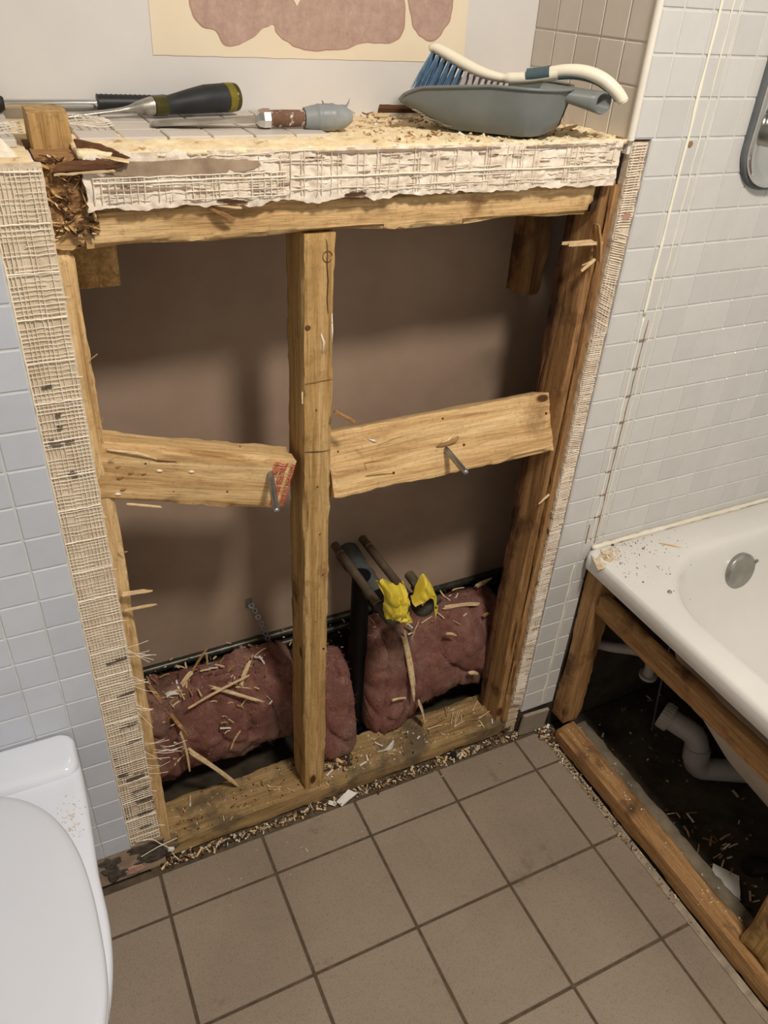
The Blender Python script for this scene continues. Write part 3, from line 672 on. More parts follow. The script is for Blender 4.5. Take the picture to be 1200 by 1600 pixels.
for u, w_ in ((-0.0560, 0.010), (-0.012, 0.012), (-0.104, -0.030)): mark('plaster_smear', NL, [(u-0.004, -0.0232, w_), (u, -0.0236, w_+0.001), (u+0.005, -0.0232, w_)], 0.0022, 'plaster_pale', mNL)
def stamp(body, ux, uz, size, sy):
    m = rotm @ Matrix.Translation((ux, -0.0262, uz)) @ Matrix.Rotation(R(90), 4, 'X') @ Matrix.Rotation(R(-90), 4, 'Z') @ Matrix.Diagonal((1.0, sy, 1, 1))
    text_obj('red_stamp', body, size, m, 'ink', NL)
stamp('HIIN', 0.0925, 0.040, 0.0115, 1.3)
stamp('TIIN FSA 00 0P00', 0.1035, 0.040, 0.0098, 1.5)
stamp('NM RM 01 00R0', 0.1185, 0.038, 0.0100, 1.2)
def bolt(name, root, tip, label, r=0.0048):
    bm = bmesh.new(); root, tip = Vector(root), Vector(tip); n = 46; pts = []; rr = []
    for i in range(n+1):
        pts.append(root+(tip-root)*(i/n)); rr.append(r*(1.06 if i % 2 else 0.92) if i < n-4 else r*0.98)
    pts.append(tip+(tip-root).normalized()*0.002); rr.append(r*0.6)
    tube(bm, pts, rr, 12); return tag(obj(name, bm, 'steel', smooth=True, sharp=50), label, 'bolt')
bolt('threaded_rod', (0.1575, 0.03, 0.8150), (0.140, -0.050, 0.7960), 'short steel rod sticking out of the noggin with the red print')
bolt('threaded_rod', (0.457, 0.035, 0.7905), (0.449, -0.048, 0.7915), 'long steel rod sticking out of the tilted right noggin')

# rotten splintered mass at the broken corner
def rotten():
    rnd = random.Random(3); bm = bmesh.new()
    gb = grid_box((0.054, 0.05, 0.078), (0.004, 0.006, 0.004))
    for v in gb.verts:
        v.co += Vector((-0.059, 0.040, 1.208)); v.co.y += 0.006*nz(v.co.x, v.co.y, v.co.z, 60)+0.003*nz(v.co.x, v.co.y, v.co.z, 200)
    me = bpy.data.meshes.new('t'); gb.to_mesh(me); gb.free(); bm.from_mesh(me); bpy.data.meshes.remove(me)
    for i in range(210):
        x = rnd.uniform(-0.083, -0.034); z = rnd.uniform(1.165, 1.248); y = 0.014+rnd.uniform(-0.006, 0.008)
        L = rnd.uniform(0.005, 0.018); a = rnd.gauss(-0.3, 0.9); d = Vector((math.cos(a), rnd.uniform(-0.6, 0.3), math.sin(a)))*L
        p = Vector((x, y, z)); w = rnd.uniform(0.0010, 0.0036)
        tube(bm, [p-d/2, p+d*0.1+Vector((0, -0.001, 0)), p+d/2], [w*0.6, w, w*0.2], 4, mi=rnd.choice([0, 0, 1, 1, 2, 3, 3]), flat=0.5)
    return obj('rotten_wood', bm, ['oldX', 'studX', 'splinterX', 'darkX'])
tag(rotten(), 'dark rotten splintered wood filling the broken top left corner', 'broken wood')
def shard(name, pts, th, mk, label, seed=0, group=None, cat='splinter', stripes=True):
    """a flat ragged splinter: pts = outline corners in 3-D, thickness th"""
    bm = bmesh.new(); P = [Vector(p) for p in pts]; n = (P[1]-P[0]).cross(P[2]-P[0]).normalized()
    out = []
    for i in range(len(P)):
        a, b = P[i], P[(i+1) % len(P)]; k = max(1, int((b-a).length/0.006))
        for s in range(k): q = a+(b-a)*(s/k); out.append(q+(Vector((nz(q.x, seed, q.z, 160), nz(q.x, q.y, seed, 160), nz(q.z, seed, q.x, 160)))*0.0012 if s else Vector((0,0,0))))
    t = [bm.verts.new(p+n*th/2) for p in out]; b_ = [bm.verts.new(p-n*th/2) for p in out]; m = len(out)
    bm.faces.new(t); bm.faces.new(list(reversed(b_)))
    for k in range(m): bm.faces.new((t[k], b_[k], b_[(k+1) % m], t[(k+1) % m]))
    bmesh.ops.recalc_face_normals(bm, faces=bm.faces)
    return tag(obj(name, bm, mk), label, cat, group)
shard('wood_shard', [(-0.044, 0.022, 1.262), (-0.040, 0.020, 1.249), (-0.018, 0.006, 1.244), (0.006, -0.004, 1.247), (-0.02, 0.015, 1.258)], 0.004, 'darkX', 'dark pointed shard leaning from the stub to the plaster band', 1)
shard('wood_shard', [(-0.040, 0.012, 1.252), (-0.038, 0.010, 1.2485), (0.004, -0.006, 1.2425), (0.005, -0.005, 1.2455)], 0.003, 'splinterX', 'pale pinkish splinter lying on the dark shard at the corner', 2)
shard('wood_shard', [(-0.073, 0.004, 1.2335), (-0.066, 0.006, 1.241), (-0.032, 0.006, 1.247), (0.000, -0.004, 1.240), (-0.014, 0.000, 1.236)], 0.006, 'darkX', 'wide dark splinter jutting over the broken corner', 3)
shard('wood_shard', [(-0.071, 0.000, 1.2315), (-0.071, 0.000, 1.2335), (-0.012, -0.004, 1.2365), (-0.010, -0.004, 1.2345)], 0.002, 'splinterX', 'thin white-edged sliver under the wide dark splinter', 4)
# torn splinters sticking out of the frame
def splinter(name, a, b, w, th, mk, label=None, group=None, bend=0.0, fork=False, cat='splinter', up=(0,0,1), n=9, tip=0.35):
    """a lath of wood: even width, ragged split ends"""
    a, b = Vector(a), Vector(b); d = b-a; side = d.cross(Vector(up)).normalized() if d.cross(Vector(up)).length > 1e-6 else Vector((1,0,0))
    nn = side.cross(d).normalized(); bm = bmesh.new(); rn = random.Random(int(abs(a.x)*1e4)*7+int(abs(a.z)*1e4)*13+int(w*1e5))
    k_ = 5; s0 = [rn.uniform(0, 0.10) for _ in range(k_)]; s1 = [1-rn.uniform(0, tip)*abs(rn.gauss(0, 1))*0.6 for _ in range(k_)]; s1[rn.randrange(k_)] = 1.0
    s1 = [max(0.55, q) for q in s1]; w0, w1 = rn.uniform(0.75, 1.0), rn.uniform(0.6, 0.95); ph = rn.uniform(0, 6)
    T = []; B = []
    for j in range(k_):
        tr = []; br = []
        for i in range(n+1):
            t = s0[j]+(s1[j]-s0[j])*i/n; ww = w*(w0+(w1-w0)*t)*(1+0.10*math.sin(7*t+ph)); c = a+d*t+nn*bend*math.sin(math.pi*t)+side*(0.10*w*math.sin(4*t+ph))
            v_ = (j/(k_-1)-0.5)*(0.9 if i == n else 1.0); hh = th*(0.5+0.12*math.sin(j*2.1+ph)); tr.append(bm.verts.new(c+side*ww*v_+nn*hh)); br.append(bm.verts.new(c+side*ww*v_-nn*hh*(0.6 if i == n else 1)))
        T.append(tr); B.append(br)
    for j in range(k_-1):
        for i in range(n):
            bm.faces.new((T[j][i], T[j+1][i], T[j+1][i+1], T[j][i+1])); bm.faces.new((B[j][i], B[j][i+1], B[j+1][i+1], B[j+1][i]))
        bm.faces.new((T[j][0], B[j][0], B[j+1][0], T[j+1][0])); bm.faces.new((T[j][n], T[j+1][n], B[j+1][n], B[j][n]))
    for i in range(n):
        bm.faces.new((T[0][i], T[0][i+1], B[0][i+1], B[0][i])); bm.faces.new((T[-1][i], B[-1][i], B[-1][i+1], T[-1][i+1]))
    bmesh.ops.recalc_face_normals(bm, faces=bm.faces)
    o = obj(name, bm, mk)
    return tag(o, label, cat, group)
SP = 'wood_splinter'
splinter(SP, (-0.078, 0.012, 0.664), (-0.034, -0.002, 0.668), 0.010, 0.002, 'splinterX', 'broad upper splinter poking from the left stud into the left bay')
splinter(SP, (-0.078, 0.012, 0.632), (-0.030, -0.002, 0.642), 0.006, 0.002, 'splinterX', 'narrow lower splinter just beneath the broad one on the left stud')
splinter(SP, (0.672, 0.008, 1.112), (0.594, -0.002, 1.117), 0.015, 0.004, 'splinterX', 'large torn splinter pointing left from the top of the right stud')
splinter(SP, (0.668, 0.004, 1.085), (0.655, 0.004, 1.140), 0.024, 0.004, 'oldZ', 'torn flap of wood behind the splinter on the right stud')
splinter(SP, (0.668, 0.006, 1.090), (0.638, -0.002, 1.074), 0.006, 0.002, 'splinterX', 'small forked splinter under the large one on the right stud')
splinter(SP, (0.668, 0.012, 1.084), (0.640, 0.002, 1.082), 0.002, 0.001, 'splinterX', 'needle-thin splinter beside the forked one on the right stud')
splinter(SP, (0.686, 0.014, 0.664), (0.650, 0.002, 0.652), 0.004, 0.0015, 'splinterX', 'pale sliver on the right stud below the tilted noggin')
splinter(SP, (0.250, 0.012, 0.903), (0.279, 0.000, 0.884), 0.007, 0.004, 'oldX', 'brown chip of wood jutting from the centre stud above the noggin')
splinter(SP, (-0.050, 0.016, 0.812), (-0.005, 0.004, 0.803), 0.005, 0.0015, 'splinterX', 'curled sliver hanging under the left noggin')
splinter(SP, (0.088, 0.012, 1.192), (0.118, 0.004, 1.176), 0.007, 0.003, 'oldX', 'brown splinter lifting off the header under the plaster band', tip=0.7)
splinter(SP, (0.075, 0.012, 1.196), (0.125, 0.000, 1.190), 0.005, 0.002, 'splinterX', 'long pale splinter above the brown one on the header')
splinter(SP, (0.26, 0.012, 1.195), (0.31, 0.006, 1.192), 0.004, 0.002, 'splinterX', 'pale splinter hanging under the plaster band in the middle of the header')
for k, (x, z, dx, dz) in enumerate([(-0.063, 0.880, 0.012, 0.012), (-0.064, 1.022, 0.008, 0.010), (-0.070, 0.733, 0.012, 0.006), (-0.064, 0.935, 0.003, 0.014), (0.30, 0.846, 0.012, -0.006), (0.205, 0.938, -0.004, -0.014)]):
    splinter(SP, (x, 0.018, z), (x+dx, 0.008, z+dz), 0.0018, 0.001, 'splinterX', 'hair-thin splinter lifting off the frame timber', 'hair-thin splinters on the frame')
# ================================================================== GLASS WOOL ROLLS
def wool(name, x0, x1, cy, cz, ry, rz, seed, label, amp=0.012, droop=None, shear=None):
    nx = int((x1-x0)/0.0045); na = 90; bm = bmesh.new(); L = []
    def prof(u, a):
        x = x0+(x1-x0)*u; e = 1.0
        edge = min(u, 1-u)*(x1-x0)
        if edge < 0.03: e = 0.60+0.40*math.sqrt(max(0, 1-(1-edge/0.03)**2))
        ca, sa = math.cos(a), math.sin(a)
        k = 2.6; rr = (abs(ca)**k+abs(sa)**k)**(-1/k)
        d = amp*(1.3*nz(x, ca*0.09, sa*0.09, 11, seed)+0.8*nz(x, ca*0.1, sa*0.1, 26, seed+1)+0.3*nz(x, ca*0.1, sa*0.1, 70, seed+2))
        cr = abs(nz(x, ca*0.05, sa*0.05, 13, seed+5)); d -= 0.012*max(0, 1-cr/0.06)    # creases
        cr = abs(nz(x+0.1*sa, ca*0.08, sa*0.08, 17, seed+8)); d -= 0.007*max(0, 1-cr/0.05)
        d += 0.0018*nz(x, ca*0.12, sa*0.12, 240, seed+3)
        y = cy+(ry*rr*e+d)*ca; z = cz+(rz*rr*e+d)*sa
        if droop: z += droop(x, y, z)
        if shear: y -= shear(x, z)
        return Vector((x, min(y, YB-0.004), z))
    for i in range(nx+1): L.append([prof(i/nx, 2*math.pi*k/na) for k in range(na)])
    loft(bm, L, 0, True, True); bmesh.ops.recalc_face_normals(bm, faces=bm.faces)
    root = empty(name, ((x0+x1)/2, cy, cz-rz), label, 'insulation')
    obj('wool_body', bm, 'wool', root, smooth=True)
    rnd = random.Random(seed); bm = bmesh.new()
    for i in range(900):
        u = rnd.uniform(0.01, 0.99); a = rnd.uniform(-0.3, math.pi*1.25)
        p = prof(u, a); q = prof(min(1, u+0.01), a+0.03); out = Vector((0, math.cos(a), math.sin(a)))
        d = Vector((rnd.gauss(0, 1), rnd.gauss(0, 1), rnd.gauss(0, 0.8)))*0.006
        pts = [p-out*0.0005, p+d*0.5+out*0.0022, p+d+out*rnd.uniform(0, 0.003)+Vector((rnd.gauss(0,1), 0, rnd.gauss(0,1)))*0.001]
        if max(q.y for q in pts) > YB-0.003: continue
        tube(bm, pts, [0.00028, 0.0002, 0.0001], 3, caps=False)
    f = obj('loose_fibres', bm, 'wool', root); f['kind'] = 'stuff'
    return root
def dr2(x, y, z): return (-0.032*max(0, (0.47-x)/0.22) if y < 0.16 and z < 0.2 else 0) - 0.0
wool('glass_wool', -0.100, 0.246, 0.183, 0.168, 0.066, 0.112, 3, 'pink glass wool lump filling the bottom of the left bay')
wool('glass_wool', 0.386, 0.735, 0.172, 0.176, 0.078, 0.116, 8, 'larger pink glass wool lump right of the black pipe', droop=lambda x, y, z: -0.035*max(0, min(1, (0.6-x)/0.2))*max(0, min(1, (0.19-z)/0.1)), shear=lambda x, z: 0.028*max(0, min(1, (0.56-x)/0.12))*max(0, min(1, (0.17-z)/0.1)))
wool('glass_wool', 0.256, 0.352, 0.158, 0.150, 0.055, 0.108, 12, 'narrow pink glass wool tuft between centre stud and black pipe', amp=0.010, shear=lambda x, z: 0.055*max(0, min(1, (0.20-z)/0.14)))

# ================================================================== PIPES
bm = bmesh.new(); tube(bm, [(0.3745, 0.150, 0.0), (0.3745, 0.150, 0.462)], 0.0185, 24)
tube(bm, [(0.3745, 0.150, 0.0), (0.3745, 0.150, 0.03)], 0.023, 24)
tag(obj('drain_pipe', bm, 'blackpipe', smooth=True, sharp=40), 'upright matt black pipe standing in the right bay', 'pipe')
bm = bmesh.new(); tube(bm, [(0.390, 0.262, 0.436), (0.390, 0.215, 0.436)], 0.0245, 28, 0); tube(bm, [(0.390, 0.215, 0.436), (0.390, 0.085, 0.436)], 0.0215, 28, 0)
tube(bm, [(0.390, 0.172, 0.436), (0.390, 0.165, 0.436)], 0.0235, 28, 0); tube(bm, [(0.390, 0.10, 0.436), (0.390, 0.082, 0.436)], 0.024, 28, 1)
tag(obj('waste_pipe', bm, ['pvc_dark', 'blackpipe'], smooth=True, sharp=40), 'thick grey horizontal waste pipe between two thin copper pipes', 'pipe')
def supply(x, z, label, dx, stub):
    t = empty('supply_pipe', (x, YB, z), label, 'pipe')
    bm = bmesh.new(); tube(bm, [(x, YB, z), (x+dx*0.2, 0.19, z), (x+dx, 0.016, z)], 0.0085, 18)
    obj('pipe', bm, 'copper', t, smooth=True, sharp=40)
    bm = bmesh.new(); c = Vector((x+dx, 0.016, z)); a = Vector((0, -1, 0)); b = Vector(stub).normalized()
    path = [c+Vector((0, 0.036, 0)), c+Vector((0, 0.002, 0))] + [c + a*0.014*math.sin(t_) + b*0.014*(1-math.cos(t_)) for t_ in [R(15*k) for k in range(1, 7)]]
    e = path[-1]; path.append(e+b*0.012)
    tube(bm, path, [0.0102]*len(path), 18)
    tube(bm, [e+b*0.010, e+b*0.014], 0.0118, 18); tube(bm, [c+Vector((0, 0.038, 0)), c+Vector((0, 0.034, 0))], 0.0112, 18)
    tube(bm, [e+b*0.012, e+b*0.030], 0.0092, 18)
    obj('elbow', bm, 'fitting', t, smooth=True, sharp=40)
    bm = bmesh.new(); q = c+Vector((0, 0.037, 0)); tube(bm, [q, q+Vector((0, 0.003, 0))], 0.0104, 18); tube(bm, [(x+dx*0.12, 0.225, z), (x+dx*0.12, 0.220, z)], 0.0094, 18)
    obj('solder_ring', bm, 'steel', t, smooth=True, sharp=40)
    return e+b*0.03
eA = supply(0.362, 0.462, 'left copper supply pipe ending in an elbow under the larger yellow tape', 0.006, (0.75, 0.1, 0.65))
eB = supply(0.424, 0.462, 'right copper supply pipe ending in an elbow under the drooping yellow tape', 0.006, (0.75, 0.1, 0.65))
bm = bmesh.new()
c = Vector((0.452, 0.07, 0.475)); tube(bm, [c, c+Vector((0.0, -0.03, 0.0))], 0.0135, 6); tube(bm, [c+Vector((0, 0.03, 0)), c], 0.010, 14)
tag(obj('stop_fitting', bm, 'copper', smooth=True, sharp=30), 'small capped hexagonal pipe fitting behind the yellow tape', 'pipe fitting')
# crumpled yellow tape
def crumple(name, outline, depth, seed, label, fold=0.006, normal=(0, -1, 0)):
    """outline: rows of points (x,z,y) making a folded sheet; refined smoothly"""
    rows = [smooth_path([(p[0], p[2], p[1]) for p in r], 7) for r in outline]
    cols = len(rows[0]); G_ = [smooth_path([rows[i][c] for i in range(len(rows))], 7) for c in range(cols)]
    bm = bmesh.new(); V = []
    for c_, col in enumerate(G_):
        V.append([bm.verts.new(p+Vector((nz(c_*0.2, i*0.2, seed, 1.1)*0.3, 1.0*nz(c_*0.2, i*0.16, seed, 1.3)+0.5*abs(nz(c_*0.3, i*0.3, seed+4, 1.3)), nz(c_*0.2, i*0.2, seed+2, 1.1)*0.3))*fold) for i, p in enumerate(col)])
    for a in range(len(V)-1):
        for b_ in range(len(V[0])-1): bm.faces.new((V[a][b_], V[a+1][b_], V[a+1][b_+1], V[a][b_+1]))
    bmesh.ops.recalc_face_normals(bm, faces=bm.faces)
    bmesh.ops.solidify(bm, geom=bm.faces[:], thickness=0.0007)
    return tag(obj(name, bm, 'cloth', smooth=True, sharp=30), label, 'tape')
crumple('yellow_tape', [
    [(0.352, 0.533, 0.045), (0.366, 0.540, 0.030), (0.382, 0.535, 0.020), (0.396, 0.528, 0.025), (0.404, 0.520, 0.040)],
    [(0.360, 0.512, 0.028), (0.367, 0.518, 0.004), (0.382, 0.519, -0.006), (0.396, 0.514, 0.000), (0.405, 0.508, 0.028)],
    [(0.362, 0.497, 0.024), (0.366, 0.495, 0.002), (0.378, 0.497, -0.010), (0.396, 0.496, -0.006), (0.405, 0.490, 0.018)],
    [(0.360, 0.482, 0.022), (0.364, 0.478, 0.006), (0.374, 0.476, -0.005), (0.394, 0.476, -0.006), (0.406, 0.466, 0.010)],
    [(0.362, 0.466, 0.018), (0.365, 0.462, 0.008), (0.374, 0.465, 0.000), (0.392, 0.462, -0.006), (0.412, 0.448, 0.000)]], 0.01, 3,
    'crumpled yellow tape stuffed over the left pipe elbow', 0.010)
crumple('yellow_tape', [
    [(0.410, 0.503, 0.016), (0.419, 0.528, 0.014), (0.428, 0.550, 0.012), (0.441, 0.534, 0.014), (0.450, 0.516, 0.018)],
    [(0.407, 0.500, 0.005), (0.418, 0.520, -0.002), (0.428, 0.540, -0.004), (0.443, 0.524, 0.000), (0.455, 0.500, 0.006)],
    [(0.407, 0.496, -0.002), (0.419, 0.511, -0.008), (0.430, 0.522, -0.012), (0.446, 0.512, -0.008), (0.460, 0.474, 0.000)],
    [(0.411, 0.492, -0.006), (0.420, 0.501, -0.012), (0.431, 0.508, -0.014), (0.443, 0.502, -0.010), (0.457, 0.444, -0.004)]], 0.01, 9,
    'yellow tape drooping over the right pipe elbow', 0.005)
for (y, z, r, lab, x0) in ((0.250, 0.268, 0.0085, 'upper dark horizontal pipe along the back of the cavity', -0.06), (0.244, 0.244, 0.0075, 'lower dark horizontal pipe along the back of the cavity', -0.06)):
    bm = bmesh.new(); tube(bm, [(x0, y, z-0.003), (0.4, y, z), (0.95, y, z+0.004)], r, 14); tag(obj('back_pipe', bm, 'fitting', smooth=True, sharp=40), lab, 'pipe')
# perforated fixing strap
bm = bmesh.new(); path = [Vector((0.1775, 0.258, 0.372)), Vector((0.187, 0.248, 0.350)), Vector((0.1965, 0.238, 0.320)), Vector((0.203, 0.232, 0.296)), Vector((0.208, 0.226, 0.272))]
box(bm, (0.171, 0.254, 0.356), (0.184, 0.2585, 0.378))
for i in range(9):
    t_ = i/8*4; k = min(3, int(t_)); c = path[k].lerp(path[k+1], t_-k); d = (path[min(4, k+1)]-path[k]).normalized(); s_ = Vector((d.z, 0, -d.x)).normalized()
    n = 14; o_ = [bm.verts.new(c+d*0.0068*math.cos(2*math.pi*q/n)+s_*0.0060*math.sin(2*math.pi*q/n)+Vector((0, -0.0006, 0))) for q in range(n)]
    i_ = [bm.verts.new(c+d*0.0034*math.cos(2*math.pi*q/n)+s_*0.0030*math.sin(2*math.pi*q/n)+Vector((0, -0.0006, 0))) for q in range(n)]
    o2 = [bm.verts.new(v.co+Vector((0, 0.0012, 0))) for v in o_]; i2 = [bm.verts.new(v.co+Vector((0, 0.0012, 0))) for v in i_]
    for q in range(n):
        p_ = (q+1) % n
        bm.faces.new((o_[q], o_[p_], i_[p_], i_[q])); bm.faces.new((o2[p_], o2[q], i2[q], i2[p_])); bm.faces.new((o_[p_], o_[q], o2[q], o2[p_])); bm.faces.new((i_[q], i_[p_], i2[p_], i2[q]))
tag(obj('perforated_strap', bm, 'steel'), 'perforated metal fixing strap against the back board of the left bay', 'strap')

# ================================================================== BATH
TX0, TX1, TY0, TY1, TZ = 0.785, 1.486, -1.66, -0.003, 0.515
bath = empty('bathtub', (1.135, -0.83, 0.0), 'white bathtub with dusty rim along the right side', 'bathtub')
bm = bmesh.new(); n = 26
L = [rrect(TX0+0.004, TX1-0.002, TY0, TY1, 0.012, TZ-0.040, n), rrect(TX0+0.001, TX1, TY0-0.001, TY1, 0.014, TZ-0.030, n), rrect(TX0, TX1, TY0-0.002, TY1, 0.016, TZ-0.012, n),
     rrect(TX0+0.003, TX1-0.002, TY0, TY1-0.001, 0.016, TZ-0.003, n), rrect(TX0+0.010, TX1-0.006, TY0+0.008, TY1-0.006, 0.016, TZ, n)]
def inner(off, z, dy=0, rr=0.175): return rrect(0.846+off, 1.432-off, -1.58+off*1.6, -0.082-off-dy, max(0.05, rr-off*0.3), z, n)
L += [inner(-0.012, TZ), inner(-0.003, TZ-0.002), inner(0.004, TZ-0.008), inner(0.010, TZ-0.022), inner(0.020, TZ-0.07, 0.006), inner(0.032, TZ-0.14, 0.022), inner(0.050, TZ-0.20, 0.05), inner(0.078, TZ-0.26, 0.09), inner(0.11, TZ-0.305, 0.13), inner(0.15, TZ-0.325, 0.16), inner(0.22, TZ-0.332, 0.19, 0.14)]
loft(bm, L, 0, True)
sh = obj('shell', bm, 'enamel', bath, smooth=True, sharp=60)
bm = bmesh.new()
L = [rrect(TX0+0.006, TX1-0.004, TY0+0.002, TY1-0.002, 0.012, TZ-0.040, n), inner(-0.022, TZ-0.036)] + [inner(o-0.014, z-0.012, d) for o, z, d in ((0.010, TZ-0.03, 0), (0.022, TZ-0.09, 0.004), (0.036, TZ-0.15, 0.02), (0.054, TZ-0.21, 0.05), (0.080, TZ-0.27, 0.09), (0.112, TZ-0.315, 0.13), (0.16, TZ-0.34, 0.17))]
loft(bm, L, 0, True); bmesh.ops.reverse_faces(bm, faces=bm.faces)
obj('underside', bm, 'tubback', bath, smooth=True, sharp=60)
ov = empty('overflow_dummy', (0, 0, 0)); bpy.data.objects.remove(ov)
bm = bmesh.new(); c = Vector((1.120, -0.094, 0.439)); ax = Vector((0.02, -1, 0.16)).normalized()
tube(bm, [c, c+ax*0.004, c+ax*0.018, c+ax*0.023, c+ax*0.024], [0.036, 0.0405, 0.041, 0.037, 0.035], 36)
o = obj('overflow_knob', bm, 'chrome_dull', bath, smooth=True, sharp=30); o['label'] = 'round chrome overflow knob'
bm = bmesh.new(); p = c+ax*0.016; tube(bm, [p+Vector((0.037, 0, 0.014)), p+Vector((0.045, 0, 0.016))], 0.0035, 10)
for a_ in (200, 235): q = c+ax*0.010+Vector((math.cos(R(a_)), 0, math.sin(R(a_))))*0.0408; tube(bm, [q, q+Vector((math.cos(R(a_)), 0, math.sin(R(a_))))*0.0006], 0.0035, 10, 1)
obj('overflow_pin', bm, ['chrome_dull', 'rubber'], o)
# old silicone joints
def ribbon(name, pts, w, mk, label, wob=0.001, th=0.0016, cat='sealant'):
    bm = bmesh.new(); k = 0; P = []
    for a, b in zip(pts[:-1], pts[1:]):
        a, b = Vector(a), Vector(b); m = max(2, int((b-a).length/0.008))
        for s in range(m): P.append(a+(b-a)*(s/m))
    P.append(Vector(pts[-1])); rr = [w/2*(0.8+0.5*nz(p.x, p.y, p.z, 35)) for p in P]
    P = [p+Vector((wob*nz(p.z, p.x, 3, 30), 0, 0)) for p in P]
    tube(bm, P, rr, 8, flat=th/w*1.6, up=(0, 1, 0) if abs((P[-1]-P[0]).z) > 0.1 else (0, 0, 1)); return tag(obj(name, bm, mk, smooth=True), label, cat)
ribbon('silicone_bead', [(0.7845, -0.0005, 1.9), (0.7850, -0.0005, 1.25), (0.7862, -0.0005, 0.99)], 0.0075, 'silicone', 'wide cream silicone line running down the tiles to the right of the white trim')
ribbon('silicone_bead', [(0.7868, -0.0003, 0.985), (0.7905, -0.0003, 0.72), (0.7960, -0.0003, 0.535)], 0.0036, 'silicone', 'thin cream silicone line continuing down the tiles to the bath corner', 0.0015)
ribbon('silicone_bead', [(0.8040, -0.0003, 1.9), (0.8085, -0.0003, 1.08), (0.8120, -0.0003, 0.53)], 0.0022, 'silicone', 'thin pale sealant line just right of the wide cream line', 0.0022)
ribbon('silicone_bead', [(0.8195, -0.0003, 1.85), (0.8215, -0.0003, 1.1), (0.8230, -0.0003, 0.54)], 0.0011, 'silicone', 'faint hairline of sealant right of the two cream lines', 0.0022)
ribbon('residue_line', [(0.7990, -0.0003, 0.98), (0.8015, -0.0003, 0.70), (0.8060, -0.0003, 0.525)], 0.0018, 'rust', 'brown dirt line between the two sealant lines above the bath', 0.0015, cat='residue')
for k, zz_ in enumerate([0.945, 0.894, 0.843, 0.792, 0.741, 0.690, 0.64, 0.59]):
    ribbon('residue_mark', [(0.790, -0.0006, zz_), (0.803, -0.0006, zz_+0.0005)], 0.0028, 'rust', 'short brown dirt mark where a tile joint crosses the sealant', 0, cat='residue')['group'] = 'dirt marks at the tile joints'
ribbon('silicone_bead', [(0.768, -0.0003, 0.48), (0.770, -0.0003, 0.30), (0.771, -0.0003, 0.074)], 0.0045, 'silicone', 'vertical sealant line on the narrow tiles between strip and bath post', 0.003)
bm = bmesh.new(); P = [Vector((0.80+0.685*i/90, -0.004-0.003*abs(nz(i, 0, 0, 0.23)), TZ+0.003)) for i in range(91)]
tube(bm, P, [0.0055*(0.8+0.6*abs(nz(i, 1, 0, 0.31))) for i in range(91)], 8, flat=0.9)
tag(obj('silicone_bead', bm, 'silicone_old', smooth=True), 'yellowed silicone bead along the back edge of the bath', 'sealant')
tag(ribbon('edge_tile_residue', [(0.7825, -0.0006, 0.575), (0.7835, -0.0006, 0.53)], 0.0035, 'rust', 'x', 0.001), 'brown glue mark on the tiles just above the bath corner', 'residue')
gb = grid_box((0.075, 0.05, 0.004), (0.003, 0.003, 0.004))
for v in gb.verts:
    q = v.co.copy(); e_ = max(0, 1-((q.x/0.037)**2+(q.y/0.026)**2)+0.5*nz(q.x, q.y, 7, 70)); top = q.z > 0; e_ *= max(0, min(1, (0.037-abs(q.x))/0.008))*max(0, min(1, (0.025-abs(q.y))/0.008))
    v.co = Vector((0.818+q.x+0.4*q.y, -0.036+q.y, TZ-0.0006 + (0.0026*min(1, e_)*(0.5+0.9*nz(q.x, q.y, 0, 120))-(0.0022 if e_+0.4*nz(q.x, q.y, 2, 90) < 0.28 else 0) if top else -0.003)))
tag(obj('glue_residue', gb, 'residue', smooth=True), 'brownish glue and dust patch on the front corner of the bath rim', 'residue')

# bath support frame
tag(timber_b('bath_sill', (0.787, 0.836), (-1.60, -0.048), (0.0, 0.044), 'oldY', rough=0.0015, chip=0.004, seed=21, cell=0.009), 'brown timber plate on the floor under the bath edge', 'sill')
tag(timber_b('bath_sill_batten', (0.838, 0.872), (-1.60, -0.049), (0.0, 0.030), 'batten_dust', rough=0.0015, chip=0.004, seed=27, cell=0.009), 'low dusty grey batten lying behind the bath sill', 'batten')
tag(timber_b('bath_post', (0.803, 0.852), (-0.047, -0.004), (0.045, 0.4745), 'oldZ', rough=0.001, chip=0.003, seed=22), 'upright timber post under the front corner of the bath against the tiles', 'post')
tag(timber_b('bath_rail', (0.806, 0.830), (-1.60, -0.048), (0.380, 0.428), 'oldY', rough=0.0008, seed=23, cell=0.009), 'horizontal timber rail just under the bath rim', 'rail')
tag(timber_b('bath_post', (0.803, 0.852), (-0.640, -0.572), (0.045, 0.379), 'studZ', rough=0.001, chip=0.003, seed=24), 'upright timber post under the bath at the right edge of the photo', 'post')
tag(timber('bath_wedge', (0.8185, -0.672, 0.060), (0.05, 0.055, 0.03), 'studY', rot=(0.1, 0.05, 0.4), rough=0.002, chip=0.006, seed=25), 'small block of wood lying at the foot of the right-hand bath post', 'block')
